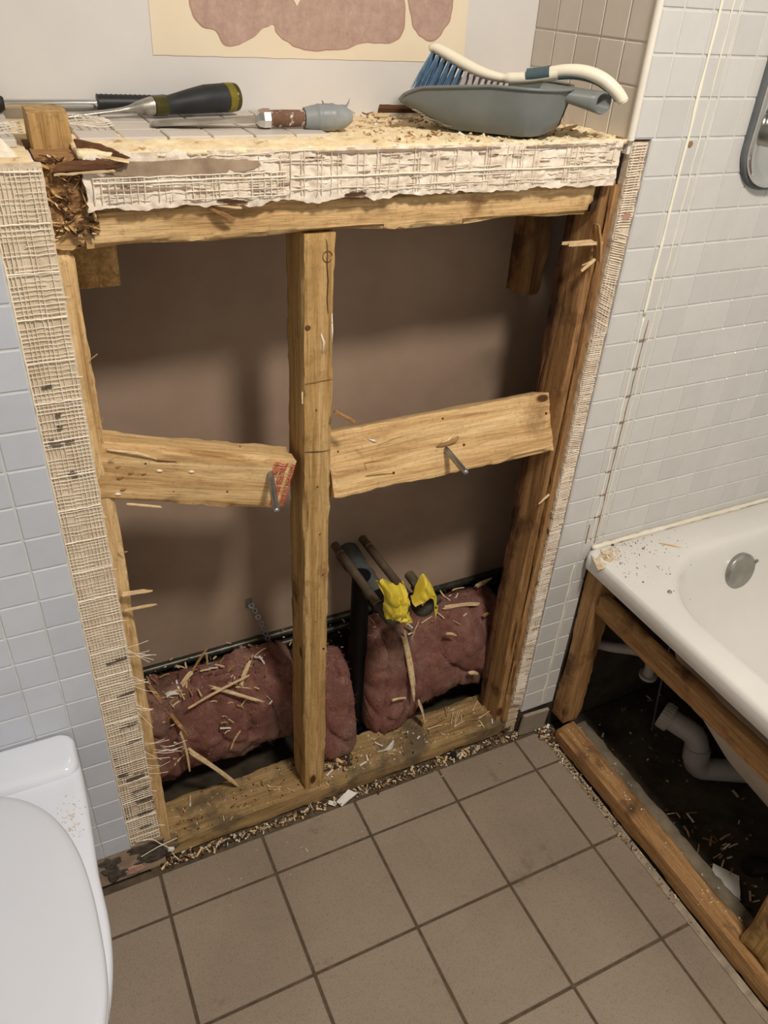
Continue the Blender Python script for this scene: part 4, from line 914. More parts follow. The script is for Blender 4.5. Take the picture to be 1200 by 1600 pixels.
# trap under the bath
t = empty('bath_trap', (1.0, -0.22, 0.0), 'grey plastic drain trap under the bath', 'drain trap')
bm = bmesh.new(); p0 = Vector((0.975, -0.160, 0.122)); d0 = Vector((0.42, -0.88, -0.12)).normalized()
pts = smooth_path([p0, p0+d0*0.035, Vector((1.008, -0.224, 0.108)), Vector((1.012, -0.240, 0.080)), Vector((1.010, -0.248, 0.050)), Vector((1.024, -0.256, 0.032)), Vector((1.055, -0.272, 0.027)), Vector((1.30, -0.400, 0.026))], 8)
tube(bm, pts, 0.0245, 26); obj('pipe_bend', bm, 'pvc', t, smooth=True, sharp=50)
bm = bmesh.new(); tube(bm, [p0-d0*0.004, p0+d0*0.020], 0.0295, 30)
for k in range(24):
    a_ = 2*math.pi*k/24; s1 = d0.orthogonal().normalized(); s2 = d0.cross(s1); q = p0+(s1*math.cos(a_)+s2*math.sin(a_))*0.0295; tube(bm, [q-d0*0.002, q+d0*0.018], 0.0013, 5)
obj('collar_nut', bm, 'pvc', t, smooth=True, sharp=40)
bm = bmesh.new(); tube(bm, [Vector((1.013, -0.239, 0.084)), Vector((1.010, -0.247, 0.054))], 0.0275, 26); obj('joint_ring', bm, 'pvc', t, smooth=True, sharp=40)
t = empty('bath_feed_pipe', (0.95, -0.1, 0.2), 'pale pipe with a downward bend under the bath near the wall', 'pipe')
bm = bmesh.new(); tube(bm, smooth_path([(0.875, 0.0, 0.232), (0.90, -0.035, 0.240), (0.935, -0.075, 0.252), (0.950, -0.098, 0.250), (0.9535, -0.104, 0.235), (0.954, -0.106, 0.20)], 8), 0.0115, 18); obj('pipe', bm, 'pvc', t, smooth=True)
bm = bmesh.new(); tube(bm, [(0.954, -0.106, 0.2025), (0.954, -0.106, 0.196)], 0.019, 22); obj('flange', bm, 'pvc', t, smooth=True, sharp=40)
bm = bmesh.new(); tube(bm, smooth_path([(1.000, -0.095, 0.40), (1.000, -0.098, 0.30), (1.004, -0.105, 0.18), (1.015, -0.120, 0.004)], 8), 0.002, 8); tag(obj('earth_cable', bm, 'rubber_grey', smooth=True), 'thin grey cable hanging behind the grey drain trap', 'cable')
bm = bmesh.new(); c = Vector((0.962, -0.470, 0.012)); tube(bm, [c+Vector((-0.012, 0.004, 0.004)), c, c+Vector((0.05, -0.02, 0))], [0.017, 0.019, 0.015], 16); tag(obj('rubber_bush', bm, 'rubber', smooth=True, sharp=40), 'small black rubber plug on the screed under the bath', 'plug')
shard('tile_fragment', [(0.872, -0.452, 0.001), (0.898, -0.430, 0.004), (0.925, -0.472, 0.005), (0.892, -0.508, 0.002)], 0.006, 'chip', 'large white tile fragment on the dark screed behind the bath sill', 5, cat='tile fragment')

# fallen skirting tile by the bath post
def slab(name, c, size, rot, mk, label, cat, bev=0.0012):
    bm = bmesh.new(); box(bm, [-s/2 for s in size], [s/2 for s in size], 0, bev); o = obj(name, bm, mk, loc=(0, 0, 0)); o.location = c; o.rotation_euler = rot; return tag(o, label, cat)
slab('skirting_tile', (0.7515, -0.0085, 0.0365), (0.066, 0.008, 0.072), (R(5), 0, R(-3)), 'skirt', 'grey-brown skirting tile standing loose against the wall beside the bath post', 'tile')
# adhesive blobs where the skirting came off, lower left
t = empty('skirting_gap', (-0.15, 0.0, 0.0), 'dark glue blobs where the skirting came off beside the toilet', 'glue')
def glueblob(x, z, w, h, a, mk, amp=0.3):
    gb = grid_box((2, 0.5, 2), (0.16, 0.5, 0.16))
    for v in gb.verts:
        q = v.co.copy(); r_ = max(abs(q.x), abs(q.z)); l_ = math.hypot(q.x, q.z)
        if l_ > 0: q.x *= r_/l_; q.z *= r_/l_
        an = math.atan2(q.z, q.x); k = 1+amp*nz(math.cos(an), x*20, math.sin(an), 1.6)
        X = q.x*w*k; Z = q.z*h*k; dome = math.sqrt(max(0, 1-min(1, r_)**2))
        y = (0.0045 if q.y > 0 else 0.0035-0.0022*min(1, dome*2)-0.0022*nz(X, 0, Z, 90)*dome-0.001*nz(X, 0, Z, 260)*dome)
        v.co = Vector((x+X*math.cos(a)-Z*math.sin(a), y, max(0.001, z+X*math.sin(a)+Z*math.cos(a))))
    obj('glue_blob', gb, mk, t, smooth=True)
glueblob(-0.113, 0.072, 0.036, 0.013, 0.03, 'tilecement', 0.5); glueblob(-0.102, 0.038, 0.042, 0.017, 0.0, 'tilecement', 0.8); glueblob(-0.176, 0.062, 0.020, 0.020, 0.3, 'tilecement', 0.6); glueblob(-0.172, 0.026, 0.026, 0.022, -0.2, 'tilecement', 0.8); glueblob(-0.137, 0.016, 0.018, 0.012, -0.2, 'paperedge', 0.5); glueblob(-0.215, 0.04, 0.016, 0.03, 0, 'tilecement')
bm = bmesh.new(); box(bm, (-0.32, 0.0032, 0.0), (-0.080, 0.0042, 0.0875)); obj('bare_board', bm, 'plaster_gap', t)

# ================================================================== CHROME WALL PLATE ABOVE THE BATH
t = empty('shower_mixer_plate', (0.985, 0.0, 1.18), 'rounded chrome plate with dark gasket on the tiles at the right edge', 'wall plate')
def plate(x0, x1, z0, z1, r, y0, y1, mk, name, dish=0.0, be=0.002):
    bm = bmesh.new(); f = lambda o, y: [Vector((p.x, y, p.y)) for p in rrect(x0+o, x1-o, z0+o, z1-o, r-o, 0, 14)]
    L = [f(0, y0), f(0, y1+be), f(be, y1)]
    if dish: L += [f(0.008, y1), f(0.012, y1+dish*0.6), f(0.02, y1+dish)]
    loft(bm, L, 0, True, True); bmesh.ops.recalc_face_normals(bm, faces=bm.faces); return obj(name, bm, mk, t, smooth=True, sharp=45)
plate(0.8985, 1.075, 1.176, 1.455, 0.062, 0.0, -0.008, 'rubber_grey', 'gasket')
plate(0.9035, 1.070, 1.181, 1.450, 0.058, -0.006, -0.016, 'chrome', 'plate', 0.004)
bm = bmesh.new(); tube(bm, [(0.945, -0.012, 1.262), (0.945, -0.034, 1.262), (0.945, -0.040, 1.262)], [0.024, 0.022, 0.017], 28); obj('knob', bm, 'chrome_dull', t, smooth=True, sharp=40)
bm = bmesh.new(); tube(bm, [(0.921, -0.016, 1.288), (0.921, -0.021, 1.288)], 0.004, 12); obj('screw', bm, 'steel', [c_ for c_ in t.children if c_.name.startswith('plate')][0])
bm = bmesh.new(); tube(bm, [(0.7925, 0.0, 1.2445), (0.7925, -0.0015, 1.2445)], 0.0042, 10); tag(obj('screw_hole', bm, 'rust'), 'small brown plugged screw hole in the tiles beside the wide cream line', 'screw hole')

# ================================================================== TOILET
TOX = -0.372
toilet = empty('toilet', (TOX, -0.25, 0.0), 'white toilet with closed lid in the lower left corner', 'toilet')
def tprof(hw, y_front, z, rc, back=0.0, sx=1.0):
    """outline: straight back with rounded corners, sides, elliptical front"""
    pts = []; n = 14
    for i in range(n+1): a = R(90*i/n); pts.append((hw-rc+rc*math.sin(a), -back-rc+rc*math.cos(a)))
    ys = -0.30
    for i in range(1, 5): pts.append((hw*(1.0+0.012*math.sin(i)), -back-rc+(ys+back+rc)*i/5))
    m = 26
    for i in range(m+1):
        a = R(90*i/m); pts.append((hw*math.cos(a)**0.9 if a < R(89.9) else 0.0, ys-(abs(y_front)-abs(ys))*math.sin(a)**0.95))
    full = [(x, y) for x, y in pts] + [(-x, y) for x, y in reversed(pts[:-1])]
    return [Vector((TOX+x*sx, y, z)) for x, y in full]
bm = bmesh.new()
L = [tprof(0.125, -0.44, 0.0, 0.02, sx=0.95), tprof(0.122, -0.43, 0.10, 0.02), tprof(0.135, -0.46, 0.22, 0.02), tprof(0.172, -0.53, 0.34, 0.02), tprof(0.187, -0.553, 0.395, 0.02), tprof(0.190, -0.56, 0.408, 0.02), tprof(0.189, -0.558, 0.417, 0.02, 0.001), tprof(0.185, -0.553, 0.421, 0.019, 0.003), tprof(0.178, -0.545, 0.4225, 0.018, 0.008)]
loft(bm, L, 0, True, True); obj('bowl', bm, 'ceramic', toilet, smooth=True, sharp=60)
bm = bmesh.new()                                                   # raised shelf at the back of the rim
f = lambda o, z, fr: [Vector((p.x, p.y, z)) for p in rrect(TOX-0.190+o, TOX+0.190-o, -0.078-fr, 0.0-min(o, 0.004), 0.021-o*0.5, 0, 12)]
L = [f(0.0, 0.395, 0.0), f(0.0, 0.424, 0.0), f(0.002, 0.431, -0.003), f(0.006, 0.4345, -0.008), f(0.014, 0.435, -0.016)]
loft(bm, L, 0, True, True); obj('rear_shelf', bm, 'ceramic', toilet, smooth=True, sharp=70)
def lidprof(s, z, o=0.0):
    pts = []; m = 100
    for i in range(m):
        a = 2*math.pi*i/m; x = math.cos(a); y = math.sin(a)
        pts.append(Vector((TOX+math.copysign(abs(x)**(2/2.6), x)*(0.180-o), -0.345+math.copysign(abs(y)**(2/2.6), y)*((0.262 if y > 0 else 0.205)-o), z)))
    return pts
bm = bmesh.new(); loft(bm, [lidprof(1, 0.4235, 0.006), lidprof(1, 0.426, 0.001), lidprof(1, 0.4375, 0.0), lidprof(1, 0.4395, 0.003)], 0, True, True); obj('seat', bm, 'lid', toilet, smooth=True, sharp=40)
bm = bmesh.new(); loft(bm, [lidprof(1, 0.4400, 0.004), lidprof(1, 0.4415, 0.0), lidprof(1, 0.4500, 0.0), lidprof(1, 0.4540, 0.003), lidprof(1, 0.4565, 0.010), lidprof(1, 0.4580, 0.030), lidprof(1, 0.459, 0.08)], 0, True, True); obj('lid', bm, 'lid', toilet, smooth=True, sharp=50)
bm = bmesh.new(); rnd = random.Random(4)
for i in range(90):
    a_ = rnd.gauss(0, 1); x = -0.205+rnd.gauss(0, 0.006); y = -0.155+rnd.gauss(0, 0.018); r_ = rnd.uniform(0.0004, 0.0012)
    tube(bm, [(x, y, 0.4226), (x, y, 0.4226+r_)], r_, 5)
o = obj('dust', bm, 'stain', toilet); o['kind'] = 'stuff'; o['label'] = 'brown dust on the toilet rim beside the lid'
# ================================================================== TOOLS ON THE LEDGE
def frame(a, b, up=(0, 0, 1)):
    a, b = Vector(a), Vector(b); x = (b-a).normalized(); z = Vector(up); z = (z-x*z.dot(x)).normalized(); y = z.cross(x)
    m = Matrix((x, y, z)).transposed().to_4x4(); m.translation = a; return m, (b-a).length
# -- wood chisel with dark and yellow handle
HB, HF, HT = Vector((0.190, 0.222, 1.2720)), Vector((0.0745, 0.205, 1.2700)), Vector((-0.045, 0.190, 1.2570))
HF = HB + (Vector((0.0745, 0.197, 1.2690))-HB); t = empty('wood_chisel', tuple(HB), 'wood chisel with bulbous black and yellow handle on the ledge', 'chisel')
m_, Lh = frame(HF, HB)
def handle(name, prof, mk, parent, m_, flat=0.85, n=28, a0=0, smooth=True):
    bm = bmesh.new(); rings = [[Vector((u, r_*math.cos(2*math.pi*k/n), r_*flat*math.sin(2*math.pi*k/n)+dz)) for k in range(n)] for u, r_, dz in prof]
    loft(bm, rings, 0, True, True)
    for v in bm.verts: v.co = m_ @ v.co
    bmesh.ops.recalc_face_normals(bm, faces=bm.faces); return obj(name, bm, mk, parent, smooth=smooth, sharp=50)
handle('grip', [(u*Lh, r_, dz) for u, r_, dz in ((0.0, 0.0115, 0), (0.02, 0.0135, 0), (0.14, 0.0140, 0), (0.18, 0.0128, 0), (0.27, 0.0140, 0.001), (0.45, 0.0172, 0.0025), (0.62, 0.0195, 0.004), (0.80, 0.0200, 0.004), (0.90, 0.0198, 0.004))], 'grip', t, m_)
handle('collar', [(u*Lh, r_, dz) for u, r_, dz in ((-0.005, 0.0105, 0), (0.0, 0.0138, 0), (0.135, 0.0144, 0), (0.15, 0.0130, 0))], 'amber', t, m_)
handle('yellow_band', [(u*Lh, r_, dz) for u, r_, dz in ((0.84, 0.0190, 0.004), (0.85, 0.0206, 0.004), (0.93, 0.0206, 0.004), (0.95, 0.0190, 0.004))], 'yellow', t, m_)
handle('end_cap', [(u*Lh, r_, dz) for u, r_, dz in ((0.93, 0.0195, 0.004), (0.94, 0.0203, 0.004), (0.985, 0.0196, 0.004), (1.0, 0.0155, 0.004), (1.004, 0.008, 0.004))], 'amber', t, m_)
m2, Lb = frame(HT, HF)
bm = bmesh.new()
L = []
for u, hw, hh in ((0.0, 0.0065, 0.0004), (0.06, 0.0068, 0.0022), (0.12, 0.0068, 0.0022), (0.64, 0.0062, 0.0022), (0.70, 0.0042, 0.0030), (0.76, 0.0042, 0.0042), (0.85, 0.0075, 0.0075), (0.97, 0.0105, 0.0105), (1.02, 0.0110, 0.0110)):
    n = 16; L.append([m2 @ Vector((u*Lb, hw*math.copysign(abs(math.cos(2*math.pi*(k+.5)/n))**(0.4 if hh < 0.003 else 1), math.cos(2*math.pi*(k+.5)/n)), hh*math.sin(2*math.pi*(k+.5)/n))) for k in range(n)])
loft(bm, L, 0, True, True); bmesh.ops.recalc_face_normals(bm, faces=bm.faces); obj('blade', bm, 'steel_blade', t, smooth=True, sharp=40)
# -- old chisel with taped handle
A, B_, E_ = Vector((0.058, 0.135, 1.2585)), Vector((0.184, 0.112, 1.2655)), Vector((0.301, 0.100, 1.2690))
t = empty('old_chisel', tuple(E_), 'old flat chisel with a handle wrapped in grey tape on the ledge', 'chisel')
m_, Lb = frame(A, B_)
bm = bmesh.new(); L = []
for u, hw, hh in ((-0.0, 0.0120, 0.0003), (0.03, 0.0130, 0.0012), (0.10, 0.0132, 0.0016), (0.55, 0.0120, 0.0018), (0.72, 0.0065, 0.0024), (0.85, 0.0042, 0.0035), (1.0, 0.0045, 0.0042)):
    L.append([m_ @ Vector((u*Lb, y_*hw, z_*hh)) for y_, z_ in ((-1, -1), (1, -1), (1, 1), (-1, 1))])
loft(bm, L, 0, True, True); bmesh.ops.recalc_face_normals(bm, faces=bm.faces); obj('blade', bm, 'steel_blade', t)
m_, Lh = frame(B_, E_)
handle('ferrule', [(u, r_, 0) for u, r_ in ((-0.004, 0.006), (0.0, 0.0105), (0.006, 0.0120), (0.014, 0.0118), (0.015, 0.010))], 'chrome', t, m_, 1.0, 8, smooth=False)
handle('wooden_handle', [(u, r_, 0) for u, r_ in ((0.013, 0.0102), (0.03, 0.0106), (0.05, 0.0100), (0.062, 0.0092), (0.07, 0.0090))], 'oldwoodhandle', t, m_, 0.95, 20)
bm = bmesh.new(); L = []
for i in range(30):
    u = 0.058+0.062*i/29; r_ = 0.0122+0.0035*math.sin(math.pi*min(1, i/29*1.15))-(0.005*max(0, (i-25)/4))
    if i in (8, 9, 17, 18): r_ += 0.0008
    L.append([m_ @ Vector((u, (r_+0.0010*nz(u, k, 0, 40))*math.cos(2*math.pi*k/26), (r_+0.0012*nz(u, k*0.3, 4, 60))*math.sin(2*math.pi*k/26))) for k in range(26)])
loft(bm, L, 0, True, True)
def spike(a, b, r_):
    a, b = m_ @ Vector(a), m_ @ Vector(b); tube(bm, [a, a.lerp(b, 0.6)+Vector((0.001, 0, 0)), b], [r_, r_*0.6, r_*0.15], 6)
spike((0.083, 0, 0.013), (0.081, 0, 0.020), 0.0020); spike((0.110, 0, 0.008), (0.118, 0, 0.021), 0.0018); spike((0.10, 0, 0.011), (0.112, 0, 0.0135), 0.003)
bmesh.ops.recalc_face_normals(bm, faces=bm.faces); obj('tape_wrap', bm, 'taped', t, smooth=True, sharp=40)
# -- bright steel bar tool with black rubber grip behind
t = empty('pry_bar', (0.0, 0.247, 1.262), 'long shiny steel bar tool with a ribbed black grip lying against the wall', 'hand tool')
zb = 1.2655
bm = bmesh.new(); tube(bm, [(-0.095, 0.246, zb), (0.03, 0.246, zb)], 0.0050, 18); obj('bar', bm, 'chrome', t, smooth=True, sharp=40)
bm = bmesh.new(); P = [(0.015, 0.246, zb)]+[(0.018+0.003*i, 0.246, zb) for i in range(40)]; rr = [0.0112]+[0.0104+0.0008*(i % 2)-0.002*i/40 for i in range(40)]
tube(bm, P, rr, 20); obj('rubber_grip', bm, 'rubber', t, smooth=True, sharp=60)
bm = bmesh.new(); tube(bm, [(-0.18, 0.246, zb), (-0.099, 0.246, zb), (-0.094, 0.246, zb)], [0.009, 0.010, 0.007], 20); obj('end_grip', bm, 'rubber', t, smooth=True, sharp=50)
# -- loose glass-fibre mesh
def loose_mesh(name, x0, x1, y0, y1, z, label, seed):
    rnd = random.Random(seed); bm = bmesh.new(); nx = int((x1-x0)/0.0085); ny = max(2, int((y1-y0)/0.009))
    Z = lambda x, y: z+0.004+0.006*nz(x, y, seed, 22)
    for i in range(nx+1):
        x = x0+i*0.0085; tube(bm, [(x+0.002*nz(s, i, seed, 0.4)-0.004*s/6, y0+(y1-y0)*s/6, Z(x, y0+(y1-y0)*s/6)) for s in range(7)], 0.0008, 5)
    for j in range(ny+1):
        y = y0+(y1-y0)*j/ny; tube(bm, [(x0+(x1-x0)*s/10, y+0.001*nz(s, j, seed, 0.7), Z(x0+(x1-x0)*s/10, y)) for s in range(11)], 0.0005, 5)
    return tag(obj(name, bm, 'thread'), label, 'mesh')
loose_mesh('fibre_mesh', -0.038, 0.012, 0.115, 0.180, LEDGE+0.003, 'loose curl of white fibre mesh behind the brown wood stub', 2)
loose_mesh('fibre_mesh', -0.135, -0.088, 0.080, 0.150, LEDGE+0.004, 'scrap of white fibre mesh on the ledge left of the brown wood stub', 5)
gb = grid_box((0.07, 0.06, 0.016), (0.003, 0.003, 0.016))
for v in gb.verts:
    q = v.co.copy(); e_ = max(0, 1-((q.x/0.036)**2+(q.y/0.031)**2)); top = q.z > 0
    v.co = Vector((-0.122+q.x, 0.045+q.y, 1.244+(0.013*e_*(0.7+1.3*nz(q.x, q.y, 0, 60)) if top else -0.002)))
tag(obj('plaster_rubble', gb, 'plaster_pale', smooth=True), 'lump of pale plaster rubble at the far left end of the ledge', 'rubble')

# -- dustpan and brush
DA = R(-44); au = Vector((math.cos(DA), math.sin(DA), 0)); bv = Vector((-math.sin(DA), math.cos(DA), 0)); O_ = Vector((0.4275, 0.167, LEDGE+0.003))
def DP(u, v, z): return O_+au*u+bv*v+Vector((0, 0, z))
pan = empty('dustpan', tuple(O_+au*0.1), 'grey plastic dustpan on the right end of the ledge', 'dustpan')
NU = 22
def hw(u): t_ = u/0.215; return 0.070-0.004*t_ if t_ < 0.72 else (0.070-0.004*t_)*math.sqrt(max(0.0, 1-((t_-0.72)/0.285)**2))+0.0001
def zf(u):
    if u < 0.075: return 0.026*(1-u/0.075)**1.6
    if u < 0.185: return 0.0
    return 0.0+0.010*((u-0.185)/0.03)**2
def zr(u): return 0.030+0.014*min(1, u/0.03)**0.5+0.012*min(1, u/0.12)
def pan_loops(th, dz):
    L = []
    for i in range(NU+1):
        u = 0.215*(i/NU); h = max(0.002, hw(u)-th); z0 = zf(u)+dz; z1 = zr(u); row = []
        b_ = 0.80
        for (v, z) in ((-1, z1), (-0.99, z1*0.6+z0*0.4), (-0.95, z1*0.25+z0*0.75), (-b_, z0), (-0.4, z0), (0, z0), (0.4, z0), (b_, z0), (0.95, z1*0.25+z0*0.75), (0.99, z1*0.6+z0*0.4), (1, z1)):
            row.append(DP(u-(0.012*(1-(z-z0)/max(1e-5, z1-z0)) if i > NU-5 else 0), v*h, z))
        L.append(row)
    return L
bm = bmesh.new(); A_ = pan_loops(0.0, 0.0); Bl = pan_loops(0.0022, 0.0022)
va = loft(bm, A_, 0, closed=False); vb = loft(bm, Bl, 0, closed=False)
for i in range(NU):
    bm.faces.new((va[i][0], va[i+1][0], vb[i+1][0], vb[i][0])); bm.faces.new((va[i][-1], vb[i][-1], vb[i+1][-1], va[i+1][-1]))
for k in range(10): bm.faces.new((va[0][k], vb[0][k], vb[0][k+1], va[0][k+1]))
bmesh.ops.recalc_face_normals(bm, faces=bm.faces); obj('tray', bm, 'pan', pan, smooth=True, sharp=50)
bm = bmesh.new(); pr = [DP(0.215*i/40, -hw(0.215*i/40), zr(0.215*i/40)) for i in range(41)] + [DP(0.215*(40-i)/40, hw(0.215*(40-i)/40), zr(0.215*(40-i)/40)) for i in range(1, 41)]
tube(bm, pr, 0.0030, 10, flat=0.7); obj('rim', bm, 'pan', pan, smooth=True, sharp=60)
bm = bmesh.new(); L = []                                          # hollow handle with an open obliquely cut end
def ring(u, wq, zt, d_, s_, skew): return [DP(u+skew*(-math.cos(a))*wq, math.cos(a)*wq*s_, zt-d_*0.5+math.copysign(abs(math.sin(a))**0.7, math.sin(a))*d_*0.5*s_) for a in [2*math.pi*k/24 for k in range(24)]]
for i in range(11):
    t_ = i/10; L.append(ring(0.175+0.080*t_, 0.030-0.014*t_**0.7, 0.0590-0.003*t_, 0.014+0.013*t_**1.3, 1.0, -0.5*t_))
L.append(ring(0.2565, 0.016, 0.0560, 0.027, 0.90, -0.5)); L.append(ring(0.2555, 0.016, 0.0560, 0.027, 0.78, -0.5)); L.append(ring(0.225, 0.015, 0.0565, 0.023, 0.70, -0.5))
loft(bm, L, 0, True, True); bmesh.ops.recalc_face_normals(bm, faces=bm.faces); obj('handle', bm, 'pan', pan, smooth=True, sharp=50)
bm = bmesh.new()
for k in range(14):
    u = 0.02+0.004*k; box(bm, (-0.003, -0.0007, -0.0006), (0.003, 0.0007, 0.0006), mat4=Matrix.Translation(DP(u, -hw(u)*(0.90-0.1*(k/14))-0.0015, zf(u)+0.004+0.001*math.sin(k)))@Matrix.Rotation(DA, 4, 'Z'))
obj('scuffs', bm, 'pan_in', pan)
# brush
brush = empty('hand_brush', tuple(DP(0.08, 0, 0.06)), 'hand brush with ivory handle and blue and white bristles lying in the dustpan', 'brush')
def BP(u, z, v=0.012): return DP(u, v, z)
head = [(0.014, 0.0850), (0.021, 0.0870), (0.036, 0.0820), (0.060, 0.0725), (0.084, 0.0645), (0.108, 0.0600), (0.130, 0.0595), (0.155, 0.0625), (0.176, 0.0670), (0.190, 0.0705)]
hp = smooth_path([BP(u, z) for u, z in head], 5); nH = len(hp)
rr = [0.0055+0.003*math.sin(math.pi*min(1, i/nH*1.6)) if i < nH*0.62 else 0.0085 for i in range(nH)]; rr[0] = 0.004
bm = bmesh.new(); tube(bm, hp, [r_*1.25 for r_ in rr], 20, flat=0.72, up=(0, 0, 1)); obj('handle', bm, 'ivory', brush, smooth=True, sharp=60)
neck = smooth_path([BP(u, z) for u, z in [(0.150, 0.0640), (0.160, 0.0655), (0.172, 0.0680), (0.180, 0.0698)]], 5)
bm = bmesh.new(); tube(bm, neck, 0.0113, 20, flat=0.82, up=(0, 0, 1))
und = smooth_path([BP(u, z) for u, z in [(0.178, 0.0645), (0.210, 0.0690), (0.240, 0.0655), (0.262, 0.055), (0.272, 0.0470)]], 6); tube(bm, und, 0.0065, 14, flat=0.6, up=(0, 0, 1))
obj('grip_sleeve', bm, 'teal', brush, smooth=True, sharp=60)
tail = smooth_path([BP(u, z) for u, z in [(0.176, 0.0700), (0.200, 0.0745), (0.225, 0.0745), (0.248, 0.0685), (0.266, 0.0580), (0.277, 0.0485), (0.280, 0.0440)]], 6); nT = len(tail)
bm = bmesh.new(); tube(bm, tail, [0.0085+0.0022*math.sin(math.pi*i/nT) if i < nT-3 else 0.0075 for i in range(nT)], 20, flat=0.80, up=(0, 0, 1)); obj('handle_end', bm, 'ivory', brush, smooth=True, sharp=60)
rnd = random.Random(8); tufts = 14
for k in range(tufts):
    bm = bmesh.new(); u = 0.020+0.0082*k; zt = None
    for q in hp:
        if (q-O_).dot(au) >= u: zt = q.z-LEDGE-0.003-0.005; break
    for j in range(3):
        for i in range(26):
            v0 = 0.012+(j-1)*0.007; s_ = rnd.uniform(-1, 1); s2 = rnd.uniform(-1, 1); lean = -0.020+0.010*k/tufts if k < 6 else -0.011
            zb_ = 0.012+0.018*(k/tufts)*0; L_ = 0.044-0.014*k/tufts
            a = DP(u+0.0018*s_, v0+0.0018*s2, zt); b = DP(u+lean+0.0050*s_*(1.4 if k < 2 else 0.55), v0+0.005*s2, zt-L_+rnd.uniform(-0.002, 0.002))
            tube(bm, [a, a.lerp(b, 0.6)+Vector((rnd.gauss(0, 1), rnd.gauss(0, 1), 0))*0.0004, b], [0.0006, 0.0006, 0.0004], 3, caps=False)
    obj('bristle_tuft', bm, 'bristle_blue' if k < 6 else 'bristle_white', brush)
shard('broken_strip', [(0.405, 0.235, LEDGE+0.004), (0.412, 0.246, LEDGE+0.008), (0.470, 0.240, LEDGE+0.008), (0.470, 0.226, LEDGE+0.004)], 0.006, 'darkX', 'dark broken strip sticking out behind the tip of the dustpan', 7, cat='broken wood')

# ================================================================== LOOSE SPLINTERS AND CHIPS
def sp(a, b, w, th, mk, label, group=None, bend=0.003, cat='splinter'): return splinter(SP, a, b, w, th, mk, label, group, bend, cat=cat)
def on_left(x, z): return (x, 0.186-0.066*((max(0, 1-abs((z-0.176)/0.104)**2.6))**(1/2.6))-0.006, z)
# on the left wool
sp((-0.048, 0.182, 0.304), (0.005, 0.098, 0.215), 0.010, 0.003, 'oldX', 'long brown lath leaning down across the left end of the glass wool')
sp((-0.010, 0.098, 0.242), (-0.002, 0.094, 0.124), 0.0085, 0.0025, 'splinterX', 'short pale lath hanging vertically on the front of the left glass wool')
sp((0.000, 0.096, 0.186), (0.086, 0.076, 0.052), 0.0105, 0.003, 'splinterX', 'flat pale lath with square end reaching from the left wool to the sill')
sp((0.059, 0.142, 0.288), (0.157, 0.103, 0.240), 0.009, 0.002, 'splinterX', 'pale split lath on top of the left glass wool towards the centre stud')
sp((0.010, 0.116, 0.272), (0.138, 0.134, 0.296), 0.006, 0.002, 'splinterX', 'thin curved sliver crossing the pale split lath on the left wool')
sp((0.120, 0.135, 0.268), (0.150, 0.170, 0.300), 0.011, 0.002, 'splinterX', 'leaf-shaped yellow sliver standing at the top of the left wool')
sp((0.028, 0.170, 0.292), (0.085, 0.235, 0.300), 0.006, 0.002, 'oldX', 'brown stick at the back of the left wool near the board')
sp((0.012, 0.165, 0.285), (0.040, 0.180, 0.298), 0.010, 0.003, 'splinterX', 'short yellow chip lying at the back of the left wool')
sp((-0.020, 0.150, 0.286), (0.004, 0.150, 0.286), 0.009, 0.003, 'chip', 'rounded whitish chip on the upper left of the glass wool')
sp((0.082, 0.103, 0.135), (0.105, 0.103, 0.185), 0.004, 0.002, 'splinterX', 'small stick in the crease on the front of the left wool')
# on the right wool
sp((0.461, 0.122, 0.306), (0.484, 0.076, 0.137), 0.0175, 0.003, 'splinterX', 'long upright pale lath leaning on the right glass wool')
sp((0.490, 0.074, 0.130), (0.507, 0.066, 0.064), 0.0180, 0.003, 'splinterX', 'forked lower piece below the upright lath on the right wool')
sp((0.575, 0.158, 0.302), (0.660, 0.137, 0.302), 0.010, 0.003, 'splinterX', 'pale pointed chip lying across the top of the right wool')
sp((0.680, 0.190, 0.302), (0.728, 0.198, 0.308), 0.012, 0.003, 'splinterX', 'short pale chip at the back of the right wool beside the stud')
sp((0.655, 0.115, 0.285), (0.675, 0.118, 0.288), 0.007, 0.003, 'oldX', 'small brown chip right of the pointed chip on the right wool')
sp((0.553, 0.096, 0.288), (0.578, 0.094, 0.276), 0.006, 0.003, 'splinterX', 'tiny pale block left below the pointed chip on the right wool')
sp((0.617, 0.080, 0.160), (0.640, 0.080, 0.152), 0.010, 0.004, 'splinterX', 'tiny square pale block low on the right wool')
sp((0.475, 0.105, 0.290), (0.500, 0.120, 0.330), 0.002, 0.001, 'splinterX', 'needle sliver above the upright lath on the right wool')
sp((0.424, 0.076, 0.160), (0.460, 0.076, 0.152), 0.006, 0.002, 'splinterX', 'small pale chip left of the forked lath on the right wool')
